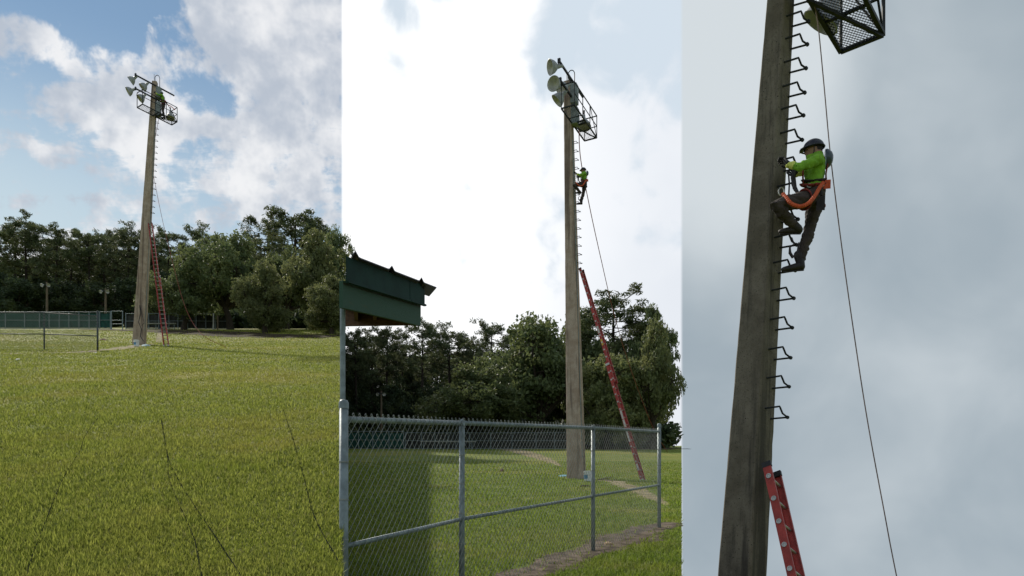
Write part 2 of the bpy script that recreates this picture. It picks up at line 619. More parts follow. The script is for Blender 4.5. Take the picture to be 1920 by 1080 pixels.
hairm = mat('dark_hair', (0.02, 0.015, 0.012), 0.8, 0.3, 30.0)
helmm = mat('dark_helmet', (0.016, 0.018, 0.032), 0.3, 0.2, 3.0)
helmw = mat('pale_blue_helmet', (0.30, 0.38, 0.44), 0.25, 0.15, 3.0)
helmb = mat('navy_hard_shell', (0.05, 0.075, 0.10), 0.2, 0.2, 3.0)
orange = mat('orange_webbing', (0.62, 0.10, 0.03), 0.75, 0.3, 25.0)
redweb = mat('red_webbing', (0.26, 0.035, 0.03), 0.75, 0.35, 20.0)
darkweb = mat('dark_webbing', (0.03, 0.025, 0.03), 0.8, 0.3, 20.0)

# ------------------------------------------------------------------ ground
SL, SM = (HY - 603.0) / F, (HY - 830.0) / F      # how steeply the two grass slopes climb away
EYE = 1.6
AL, AR = (641.0 - 960.0) / F, (1278.0 - 960.0) / F   # the banks between the three levels


def sstep(x, a, b):
    t = min(1.0, max(0.0, (x - a) / (b - a)))
    return t * t * (3 - 2 * t)


def wob(x, y):
    return 0.035 * mnoise.noise((x * 0.35, y * 0.35, 0.0)) + 0.012 * mnoise.noise((x * 1.7, y * 1.7, 3.0))


def zl(x, y):
    return -EYE + SL * max(y, 0) + 0.75 * sstep(y, 58, 90) + wob(x, y)


def zm(x, y):
    return -EYE + SM * max(y, 0) + 0.85 * sstep(y, 45, 95) + wob(x, y)


def sheet(name, material, a0, a1, y0, y1, zf, nx, ny, skirt=None):
    """sloping field between two bearings a0 < a1 (x / y), with an earth face down to the plain"""
    mb = MB()
    ys = [y0 * (y1 / y0) ** (j / ny) for j in range(ny + 1)]
    vs, fs = [], []
    for j, y in enumerate(ys):
        for i in range(nx + 1):
            x = (a0 + (a1 - a0) * i / nx) * y
            vs.append((x, y, zf(x, y)))
    for j in range(ny):
        for i in range(nx):
            a = j * (nx + 1) + i
            fs.append((a, a + 1, a + nx + 2, a + nx + 1))
    mb.add(vs, fs)
    o = mb.build(name, material)
    o['kind'] = 'structure'
    for p in o.data.polygons:
        p.use_smooth = True
    for nm, a, flip in skirt or []:
        sk = MB()
        vs, fs = [], []
        for y in ys:
            x = a * y
            top = zf(x, y)
            vs += [(x, y, top), (x, y, min(-EYE - 0.3, top - 0.2))]
        for j in range(ny):
            q = (2 * j, 2 * j + 1, 2 * j + 3, 2 * j + 2)
            fs.append(q if flip else q[::-1])
        sk.add(vs, fs)
        so = sk.build(nm, soil)
        so['kind'] = 'structure'
    return o


plain = MB()
S = 6000
plain.add([(-S, -S, -EYE - 0.12), (S, -S, -EYE - 0.12), (S, S, -EYE - 0.12), (-S, S, -EYE - 0.12)], [(0, 1, 2, 3)])
plain.build('ground', turf_m)['kind'] = 'structure'
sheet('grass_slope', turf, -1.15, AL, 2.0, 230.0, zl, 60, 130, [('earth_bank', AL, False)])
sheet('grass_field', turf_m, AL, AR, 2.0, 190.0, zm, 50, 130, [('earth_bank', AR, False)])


def grass(name, material, zf, a0, a1, y0, y1, n, label, hs, hole=None, pw=1.2):
    p = 1.0 - pw
    u = rng.random(n)
    Y = (y0 ** p + u * (y1 ** p - y0 ** p)) ** (1 / p)
    X = (a0 + (a1 - a0) * rng.random(n)) * Y
    if hole is not None:
        keep = ~hole(X, Y)
        X, Y = X[keep], Y[keep]
        n = len(X)
    Z = np.array([zf(x, y) for x, y in zip(X, Y)])
    patch = np.array([mnoise.noise((x * 0.8, y * 0.8, 9.0)) for x, y in zip(X, Y)])
    hgt = hs * (0.55 + 0.75 * rng.random(n)) * (1 + Y / 90.0) * (1 + 0.45 * patch)
    wid = 0.0036 * (0.7 + 0.7 * rng.random(n)) * (1 + Y / 9.0)
    th = rng.random(n) * 2 * np.pi
    tilt = 0.25 + 1.05 * rng.random(n)
    dx, dy = np.cos(th), np.sin(th)
    ph = th + np.pi / 2 + (rng.random(n) - 0.5)
    wx, wy = np.cos(ph) * wid, np.sin(ph) * wid
    V = np.zeros((n, 3, 3), dtype=np.float32)
    V[:, 0] = np.stack([X - wx, Y - wy, Z - 0.006], 1)
    V[:, 1] = np.stack([X + wx, Y + wy, Z - 0.006], 1)
    V[:, 2] = np.stack([X + dx * hgt * np.sin(tilt), Y + dy * hgt * np.sin(tilt), Z + hgt * np.cos(tilt)], 1)
    Fc = np.arange(n * 3).reshape(n, 3)
    o = bpy.data.objects.new(name, np_mesh(name, V, Fc, material))
    COL.objects.link(o)
    return tag(o, label, 'grass', kind='stuff')


def ribbon(name, material, pts, widths, zf, lift=0.012, step=0.25, rag=0.35, nx=6):
    """irregular strip of bare ground that follows the slope"""
    P = [Vector((p[0], p[1], 0)) for p in pts]
    cen, wd = [], []
    for i in range(len(P) - 1):
        k = max(2, int((P[i + 1] - P[i]).length / step))
        for j in range(k):
            t = j / k
            cen.append(P[i].lerp(P[i + 1], t))
            wd.append(widths[i] * (1 - t) + widths[i + 1] * t)
    cen.append(P[-1])
    wd.append(widths[-1])
    vs, fs = [], []
    for i, c in enumerate(cen):
        d = (cen[min(i + 1, len(cen) - 1)] - cen[max(i - 1, 0)]).normalized()
        s = Vector((-d.y, d.x, 0))
        wl = wd[i] * (1 + rag * (mnoise.noise((c.x * 1.3, c.y * 1.3, 1.0)) + 0.8 * mnoise.noise((c.x * 4, c.y * 4, 1.0))))
        wr = wd[i] * (1 + rag * (mnoise.noise((c.x * 1.3, c.y * 1.3, 5.0)) + 0.8 * mnoise.noise((c.x * 4, c.y * 4, 5.0))))
        for j in range(nx + 1):
            t = j / nx
            q = c + s * (-wl + (wl + wr) * t) * 0.5
            edge = 1.0 if 0 < j < nx else -0.6
            vs.append((q.x, q.y, zf(q.x, q.y) + lift * edge))
    for i in range(len(cen) - 1):
        for j in range(nx):
            a = i * (nx + 1) + j
            fs.append((a + 1, a, a + nx + 1, a + nx + 2))
    mb = MB()
    mb.add(vs, fs)
    o = mb.build(name, material)
    o['kind'] = 'structure'
    return o, cen, wd


def yl(py):                                # distance on the left slope of a picture row (before it rises)
    return EYE * F / (py - 603.0)


def ym(py):
    return EYE * F / (py - 830.0)


def gl(px, py):
    y = yl(py)
    x = (px - 960) / F * y
    return Vector((x, y, zl(x, y)))


def gm(px, py):
    y = ym(py)
    x = (px - 960) / F * y
    return Vector((x, y, zm(x, y)))


holes_m, holes_l = [], []
pth = [gl(10, 664), gl(80, 662), gl(150, 661), gl(215, 655), gl(262, 648), gl(285, 645)]
_, c_, w_ = ribbon('dirt_path', sand, pth, [1.2, 1.0, 1.2, 1.5, 1.5, 0.3], zl, 0.016, 0.4, rag=0.9, nx=8)
holes_l.append((c_, w_))
pth = [gl(298, 642), gl(300, 636), gl(302, 628)]
_, c_, w_ = ribbon('dirt_path', sand, pth, [0.5, 0.7, 0.8], zl, 0.02, 0.6)
holes_l.append((c_, w_))
# bare earth under the chain-link fence, worn path beside the pole
fp = [gm(800, 1180), gm(900, 1120), gm(980, 1078), gm(1060, 1048), gm(1115, 1030), gm(1180, 1006), gm(1236, 988), gm(1262, 981)]
_, c_, w_ = ribbon('bare_earth', soil, fp, [0.5, 0.6, 0.75, 0.85, 0.95, 0.95, 0.8, 0.3], zm, 0.012, 0.12, rag=0.7, nx=10)
holes_m.append((c_, w_))
pth = [gm(1112, 897), gm(1150, 903), gm(1190, 916), gm(1225, 933), gm(1252, 948)]
_, c_, w_ = ribbon('dirt_path', sand, pth, [0.15, 0.8, 0.75, 0.7, 0.15], zm, 0.014, 0.2, rag=0.9, nx=8)
holes_m.append((c_, w_))
pth = [gm(890, 848), gm(930, 853), gm(985, 861), gm(1030, 869), gm(1052, 876)]
_, c_, w_ = ribbon('dirt_path', sand, pth, [0.2, 2.2, 2.0, 1.2, 0.2], zm, 0.014, 0.4, rag=0.8, nx=8)
holes_m.append((c_, w_))


def hole(lst):
    cs = np.array([(c.x, c.y, ww) for cc, wl in lst for c, ww in zip(cc, wl)])

    def fn(X, Y):
        out = np.zeros(len(X), bool)
        for cx, cy, ww in cs:
            out |= ((X - cx) ** 2 + (Y - cy) ** 2) < (ww * 0.38) ** 2
        return out & (rng.random(len(X)) > 0.12)
    return fn


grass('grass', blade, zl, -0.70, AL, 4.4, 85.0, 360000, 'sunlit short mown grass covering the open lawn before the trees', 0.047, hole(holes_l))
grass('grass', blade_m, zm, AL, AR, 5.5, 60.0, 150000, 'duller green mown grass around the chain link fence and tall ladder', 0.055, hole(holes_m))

# dark litter sheets that paint the tree shadow band under the oaks
ribbon('litter_shade', litter, [(-46, 86, 0), (-37, 83, 0), (-30, 78, 0), (-23, 72.5, 0), (-15.6, 71, 0)], [1.5, 5.5, 7, 7, 6], zl, 0.05, 0.8)
ribbon('litter_shade', litter, [(-20, 103, 0), (-6, 102, 0), (6, 100, 0), (15, 96, 0), (19.5, 93, 0)], [4, 9, 10, 10, 9], zm, 0.05, 0.8)

# ------------------------------------------------------------------ trees
def cards(cents, per, rad, size, aspect, flat=1.0):
    """leaf cards scattered round clump centres; returns quads"""
    cents = np.asarray(cents)
    n = len(cents) * per
    C = np.repeat(cents, per, axis=0)
    d = rng.normal(size=(n, 3))
    d /= np.linalg.norm(d, axis=1)[:, None]
    rr = rad if np.isscalar(rad) else np.repeat(rad, per)
    d = d * (rng.random(n) ** 0.45 * rr)[:, None]
    d[:, 2] *= flat
    P = C + d
    a = rng.normal(size=(n, 3))
    a /= np.linalg.norm(a, axis=1)[:, None]
    b = rng.normal(size=(n, 3))
    b = np.cross(a, b)
    b /= np.linalg.norm(b, axis=1)[:, None]
    s = size * (0.6 + 0.8 * rng.random(n))
    a = a * s[:, None]
    b = b * (s * aspect)[:, None]
    V = np.stack([P - a * 0.5, P + b * 0.5, P + a * 0.6, P - b * 0.5], 1)
    return V.reshape(-1, 3)


def quadmesh(name, V, m):
    return np_mesh(name, V, np.arange(len(V)).reshape(-1, 4), m)


def oak_mesh(seed, H=10.0, Rr=5.6, low=0.16, m_leaf=None, m_bark=None, dense=1.0):
    rs = random.Random(seed)
    tb = MB()
    th = H * 0.22
    lean = Vector((rs.uniform(-0.5, 0.5), rs.uniform(-0.4, 0.4), 0))
    top = Vector((0, 0, th)) + lean
    tb.tube([(0, 0, -0.4), (0, 0, 0.15), lean * 0.3 + Vector((0, 0, th * 0.5)), top], [0.62, 0.46, 0.36, 0.34], 9)
    cl, rad = [], []
    nl = rs.randint(13, 16)
    lobes = []
    for i in range(nl):
        a = 2 * math.pi * (i + rs.uniform(-0.3, 0.3)) / nl
        q = rs.uniform(0.34, 0.80) * Rr
        z = H * rs.uniform(low + 0.14, 0.72)
        lobes.append((Vector((math.cos(a) * q, math.sin(a) * q, z)), rs.uniform(0.22, 0.44) * Rr))
    for i in range(6):
        a = rs.uniform(0, 6.28)
        q = rs.uniform(0.0, 0.42) * Rr
        lobes.append((Vector((math.cos(a) * q, math.sin(a) * q, H * rs.uniform(0.60, 0.88))), rs.uniform(0.20, 0.38) * Rr))
    lobes.append((Vector((0, 0, H * 0.52)), 0.50 * Rr))
    for c, r in lobes:
        mid = top.lerp(c, 0.55) + Vector((rs.uniform(-.4, .4), rs.uniform(-.4, .4), -0.25))
        tb.tube([top, mid, c], [0.22, 0.13, 0.04], 6)
        k = int(34 * dense * (r / (0.4 * Rr)) ** 2)
        for j in range(k):
            d = Vector((rs.gauss(0, 1), rs.gauss(0, 1), rs.gauss(0.15, 1))).normalized()
            p = c + Vector((d.x, d.y, d.z * 0.78)) * r * rs.uniform(0.72, 1.04)
            if p.z < H * low:
                p.z = H * low + rs.uniform(0, 0.6)
            cl.append(p)
            rad.append(rs.uniform(0.5, 1.05))
            if rs.random() < 0.25:
                tb.tube([c, c.lerp(p, 0.6) + Vector((0, 0, -0.1)), p], [0.05, 0.03, 0.012], 4, cap=False)
    V = cards(cl, 38, np.array(rad), 0.31, 0.62, 0.78)
    crown = quadmesh('crown', V, m_leaf)
    trunk = tb.mesh('trunk', m_bark)
    return trunk, crown


def pine_mesh(seed, H=20.0, low=0.52, m_leaf=None, m_bark=None, spread=1.0):
    rs = random.Random(seed)
    tb = MB()
    bend = Vector((rs.uniform(-0.6, 0.6), rs.uniform(-0.4, 0.4), 0))
    pts = [Vector((0, 0, -0.4))] + [bend * math.sin(t * 1.5) + Vector((0, 0, H * t)) for t in (0.1, 0.3, 0.5, 0.7, 0.85, 0.96)]
    tb.tube(pts, [0.36, 0.30, 0.25, 0.21, 0.15, 0.09, 0.03], 8)
    cl, rad = [], []
    nb = rs.randint(28, 34)
    for i in range(nb):
        t = low + (0.97 - low) * (i + rs.random()) / nb
        u = (t - low) / (1 - low)
        ln = spread * H * (0.175 * math.sin(min(1.0, u * 1.5 + 0.28) * math.pi * 0.75) + 0.02) * rs.uniform(0.65, 1.2)
        if u > 0.8:
            ln *= 0.75
        a = i * 2.4 + rs.uniform(-0.6, 0.6)
        o = bend * math.sin(t * 1.5) + Vector((0, 0, H * t))
        up = rs.uniform(0.1, 0.55)
        e = o + Vector((math.cos(a), math.sin(a), up)) * ln
        m_ = o.lerp(e, 0.55) + Vector((0, 0, -0.12 * ln))
        tb.tube([o, m_, e], [0.075, 0.05, 0.02], 5, cap=False)
        for k in range(rs.randint(4, 6)):
            q = m_.lerp(e, rs.uniform(0.3, 1.1)) + Vector((rs.gauss(0, .5), rs.gauss(0, .5), rs.gauss(0.15, .28)))
            cl.append(q)
            rad.append(rs.uniform(0.45, 0.85))
    for k in range(7):
        cl.append(bend + Vector((rs.gauss(0, .6), rs.gauss(0, .6), H * rs.uniform(0.93, 0.99))))
        rad.append(rs.uniform(0.5, 0.8))
    V = cards(cl, 42, np.array(rad), 0.46, 0.26, 0.60)
    return tb.mesh('trunk', m_bark), quadmesh('crown', V, m_leaf)


OAK = [oak_mesh(s, m_leaf=oakleaf, m_bark=bark) for s in (1, 2, 3)]
LIME = [oak_mesh(s, Rr=5.0, low=0.04, m_leaf=limeleaf, m_bark=bark, dense=1.15) for s in (11, 12)]
PINE = [pine_mesh(s, m_leaf=pineleaf, m_bark=barkp, low=lo) for s, lo in ((21, 0.50), (22, 0.56), (23, 0.46), (24, 0.60))]
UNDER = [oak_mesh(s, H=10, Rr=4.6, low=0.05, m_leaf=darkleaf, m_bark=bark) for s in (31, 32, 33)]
KH = {'oak': (OAK, 9.8, 5.2), 'lime': (LIME, 9.8, 4.6), 'pine': (PINE, 20.0, 3.4), 'under': (UNDER, 9.6, 4.4)}
tcount = [0]


def tree(kind, name, px, top_py, Y, half_px, zf, label, group=None, yaw=None, v=None):
    variants, H, Rr = KH[kind]
    x = (px - 960) / F * Y
    z = zf(x, Y)
    h = (HY - top_py) / F * Y - z
    i = tcount[0]
    tcount[0] += 1
    tr, cr = variants[(i if v is None else v) % len(variants)]
    sz = h / H
    sx = (half_px / F * Y) / Rr
    root = empty(name, (x, Y, z), label, 'tree', group)
    root.rotation_euler.z = random.uniform(0, 6.28) if yaw is None else yaw
    root.scale = (sx, sx, sz)
    for nm, me in (('trunk', tr), ('crown', cr)):
        o = bpy.data.objects.new(nm, me)
        COL.objects.link(o)
        o.parent = root
    return root


# left: pines in a row behind the far fence
OWNL = {84: 'pine directly behind the timber light pole above the green windscreen', 198: 'pine directly behind the timber light pole near the open gate frame',
        258: 'pine with its crown touching the concrete lawn pole', 284: 'pine showing between the lawn pole and the top of its red ladder',
        318: 'pine with a round top just beyond the lawn ladder and rope', 380: 'pine top standing clear above the broad dark oak by the lawn ladder',
        52: 'highest pine of the dark row behind the green windscreen'}
PL = 'tall slender pine in the dark wood behind the far windscreen fence'
for px, tp, Y, hp in [(-22, 424, 128, 40), (22, 424, 138, 38), (52, 416, 130, 40), (84, 446, 142, 34), (103, 432, 128, 36), (132, 450, 136, 34), (152, 438, 144, 34), (170, 443, 130, 32),
                      (198, 442, 138, 32), (216, 436, 146, 34), (236, 440, 130, 34), (258, 430, 140, 34), (284, 442, 132, 30), (318, 440, 138, 34), (345, 462, 146, 30), (380, 434, 140, 36), (402, 455, 130, 30)]:
    tree('pine', 'pine_tree', px, tp, Y, hp, zl, OWNL.get(px, PL), None if px in OWNL else 'pines behind the far fence')
BG = 'large spreading pine rising highest above the oaks'
tree('pine', 'pine_tree', 543, 401, 118, 62, zl, BG, v=2)
tree('pine', 'pine_tree', 497, 416, 126, 44, zl, 'pine showing its top beside the tallest spreading pine', None, v=0)
tree('pine', 'pine_tree', 598, 418, 122, 34, zl, 'pine crown half hidden behind the pale oak at the lawn edge', None, v=1)
# left: dark understory
UL = 'dark leafy understory tree among the pine trunks behind the far fence'
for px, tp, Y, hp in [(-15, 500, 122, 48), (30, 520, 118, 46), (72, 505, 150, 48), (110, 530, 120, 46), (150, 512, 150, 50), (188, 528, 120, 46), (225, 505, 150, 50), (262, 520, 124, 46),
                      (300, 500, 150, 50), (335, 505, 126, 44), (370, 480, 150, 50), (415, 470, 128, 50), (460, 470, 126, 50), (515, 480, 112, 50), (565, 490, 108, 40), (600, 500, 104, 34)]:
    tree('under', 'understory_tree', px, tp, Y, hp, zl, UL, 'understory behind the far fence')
# left: live oaks at the edge of the lawn
tree('oak', 'oak_tree', 345, 503, 86, 66, zl, 'broad dark oak with low branches behind the leaning red ladder', None)
tree('oak', 'oak_tree', 432, 438, 88, 78, zl, 'tall dark oak with forked trunk beside the plank fence end')
tree('lime', 'oak_tree', 497, 494, 78, 50, zl, 'small pale green tree standing forward of the dark oaks')
tree('lime', 'oak_tree', 590, 444, 84, 66, zl, 'big pale green oak at the end of the tree line by the lawn')
tree('lime', 'oak_tree', 622, 522, 75, 46, zl, 'low pale green tree drooping to the dark shade band')

tree('oak', 'oak_tree', 538, 470, 92, 62, zl, 'dark oak filling the gap below the tallest pine')
tree('oak', 'oak_tree', 626, 425, 104, 40, zl, 'dark oak rising behind the big pale green oak')
tree('oak', 'oak_tree', 300, 528, 92, 42, zl, 'low dark oak behind the concrete pole on the lawn')
# middle: the wood behind the ball field
OWNM = {790: 'pine whose crown rises at the corner of the green dugout roof', 722: 'pine directly behind the timber light pole below the dugout roof',
        990: 'pine half hidden by the huge dark oak behind the climbed pole', 925: 'tall pine standing above the wide low oak beyond the fence'}
PM = 'tall pine in the wood beyond the green dugout roof'
for px, tp, Y, hp in [(650, 634, 118, 38), (672, 622, 110, 36), (702, 632, 122, 34), (722, 618, 112, 36), (752, 640, 124, 34), (790, 603, 112, 40), (815, 645, 126, 32), (842, 619, 116, 38),
                      (880, 640, 120, 34), (925, 612, 114, 40), (960, 632, 124, 32), (990, 624, 110, 34)]:
    tree('pine', 'pine_tree', px, tp, Y, hp, zm, OWNM.get(px, PM), None if px in OWNM else 'pines beyond the dugout')
UM = 'dark leafy understory tree beneath the pines beyond the dugout'
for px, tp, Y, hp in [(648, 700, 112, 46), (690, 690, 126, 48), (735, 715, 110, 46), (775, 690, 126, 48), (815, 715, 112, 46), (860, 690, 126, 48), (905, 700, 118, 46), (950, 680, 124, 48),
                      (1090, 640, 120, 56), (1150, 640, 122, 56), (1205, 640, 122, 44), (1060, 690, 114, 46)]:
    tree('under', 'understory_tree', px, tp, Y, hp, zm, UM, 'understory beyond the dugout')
tree('oak', 'oak_tree', 1008, 594, 100, 112, zm, 'huge dark oak behind the tall bare pole with a climber', None, v=0)
tree('oak', 'oak_tree', 1098, 592, 112, 62, zm, 'dark oak between the climbed pole and the long ladder', None, v=1)
tree('oak', 'oak_tree', 886, 690, 96, 92, zm, 'wide low oak in front of the pines beyond the fence', None, v=1)
tree('pine', 'pine_tree', 1145, 560, 112, 70, zm, 'broad pine top standing above the oaks beside the red rope', None, v=2)
tree('oak', 'oak_tree', 1218, 572, 108, 60, zm, 'dark oak at the far right end of the wood', None, v=2)
tree('lime', 'oak_tree', 1138, 668, 90, 66, zm, 'bright green rounded oak directly behind the long ladder', None, v=0)
tree('lime', 'oak_tree', 1224, 606, 90, 54, zm, 'bright green oak behind the fence end post', None, v=1)


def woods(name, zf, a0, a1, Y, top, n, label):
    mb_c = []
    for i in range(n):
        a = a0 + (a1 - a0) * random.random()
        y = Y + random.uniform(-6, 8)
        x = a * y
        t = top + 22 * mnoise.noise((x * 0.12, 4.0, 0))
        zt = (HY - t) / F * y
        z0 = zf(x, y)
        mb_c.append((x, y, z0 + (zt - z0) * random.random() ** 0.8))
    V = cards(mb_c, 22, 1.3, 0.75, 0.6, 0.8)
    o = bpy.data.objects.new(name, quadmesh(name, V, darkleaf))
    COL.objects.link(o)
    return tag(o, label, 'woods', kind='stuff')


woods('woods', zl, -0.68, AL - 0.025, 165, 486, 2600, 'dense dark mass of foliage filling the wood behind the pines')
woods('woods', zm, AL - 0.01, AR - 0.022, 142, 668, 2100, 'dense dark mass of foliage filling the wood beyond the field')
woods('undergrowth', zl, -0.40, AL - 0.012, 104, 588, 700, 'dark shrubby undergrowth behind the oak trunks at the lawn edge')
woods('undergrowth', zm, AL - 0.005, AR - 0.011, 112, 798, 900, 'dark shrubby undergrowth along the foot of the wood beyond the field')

# ------------------------------------------------------------------ floodlight poles
def diamond_grating(mb, o, la, wa, L, Wd, sx, sy, r, hint):
    """expanded-metal sheet: two families of thin bars clipped to the rectangle"""
    k = sy / sx
    for sgn in (1, -1):
        s = -Wd / k * 1.0
        while s < L + Wd / k:
            a, b = (s, 0.0), (s + Wd / k, Wd)
            (x0, y0), (x1, y1) = a, b
            t0, t1 = 0.0, 1.0
            dx = x1 - x0
            if x0 < 0:
                t0 = -x0 / dx
            if x1 > L:
                t1 = (L - x0) / dx
            if t1 - t0 > 0.02:
                p = (x0 + dx * t0, Wd * t0)
                q = (x0 + dx * t1, Wd * t1)
                if sgn < 0:
                    p, q = (p[0], Wd - p[1]), (q[0], Wd - q[1])
                mb.bar(o + la * p[0] + wa * p[1], o + la * q[0] + wa * q[1], r, r * 1.4, hint)
            s += sx


def floodlight(root, pos, arm_pt, aim, dia):
    aim = aim.normalized()
    r = dia / 2
    part = MB()
    prof = [(-0.46 * dia, 0.10 * dia), (-0.40 * dia, 0.17 * dia), (-0.30 * dia, 0.27 * dia), (-0.14 * dia, 0.40 * dia), (0.05 * dia, 0.48 * dia), (0.16 * dia, r), (0.17 * dia, r * 1.05), (0.19 * dia, r * 1.05), (0.19 * dia, r * 0.98)]
    part.lathe(pos, aim, prof, 22)
    h = part.build('floodlight', lampm, root, smooth=True)
    inn = MB()
    inn.lathe(pos, aim, [(0.185 * dia, r * 0.98), (0.04 * dia, 0.46 * dia), (-0.14 * dia, 0.37 * dia), (-0.28 * dia, 0.24 * dia), (-0.36 * dia, 0.001)], 22)
    inn.build('reflector', lampin, h, smooth=True)
    nk = MB()
    b0 = pos - aim * 0.40 * dia
    b1 = pos - aim * 0.86 * dia
    nk.lathe(b1, aim, [(0, 0.001), (0, 0.10 * dia), (0.2 * dia, 0.11 * dia), (0.34 * dia, 0.15 * dia), (0.44 * dia, 0.15 * dia)], 12)
    nk.build('lamp_socket', lampm, h, smooth=True)
    br = MB()
    br.tube([b1 + aim * 0.1 * dia, b1, arm_pt], [0.03, 0.035, 0.04], 8)
    br.build('bracket', darkst, h)
    return h


def shaft_mesh(base, H, lean, w0, w1, yaw, nseg=70):
    mb = MB()
    ca, sa = math.cos(yaw), math.sin(yaw)
    X = Vector((ca, sa, 0))
    Yv = Vector((-sa, ca, 0))
    vs, fs = [], []
    n = 12
    ch = 0.11
    sec = [(1 - ch, -1), (1, -1 + ch), (1, 0), (1, 1 - ch), (1 - ch, 1), (0, 1), (-1 + ch, 1), (-1, 1 - ch), (-1, 0), (-1, -1 + ch), (-1 + ch, -1), (0, -1)]
    for i in range(nseg + 1):
        t = i / nseg
        z = H * t - (0.5 if i == 0 else 0)
        wd = (w0 + (w1 - w0) * t) / 2
        c = base + Vector((lean * z, 0, z))
        for j, (a, b) in enumerate(sec):
            e = 1 + 0.010 * mnoise.noise((i * 0.5, j * 1.3, H))
            if j in (0, 1, 3, 4, 6, 7, 9, 10):
                e -= 0.045 * max(0.0, mnoise.noise((i * 1.7, (j // 2) * 5.1, H)) - 0.15)
            vs.append(c + X * a * wd * e + Yv * b * wd * e)
    for i in range(nseg):
        for j in range(n):
            j2 = (j + 1) % n
            fs.append((i * n + j, i * n + j2, (i + 1) * n + j2, (i + 1) * n + j))
    fs.append(tuple(range(nseg * n, nseg * n + n)))
    mb.add(vs, fs)
    return mb


def pole_axis(base, lean, z):
    return base + Vector((lean * z, 0, z))


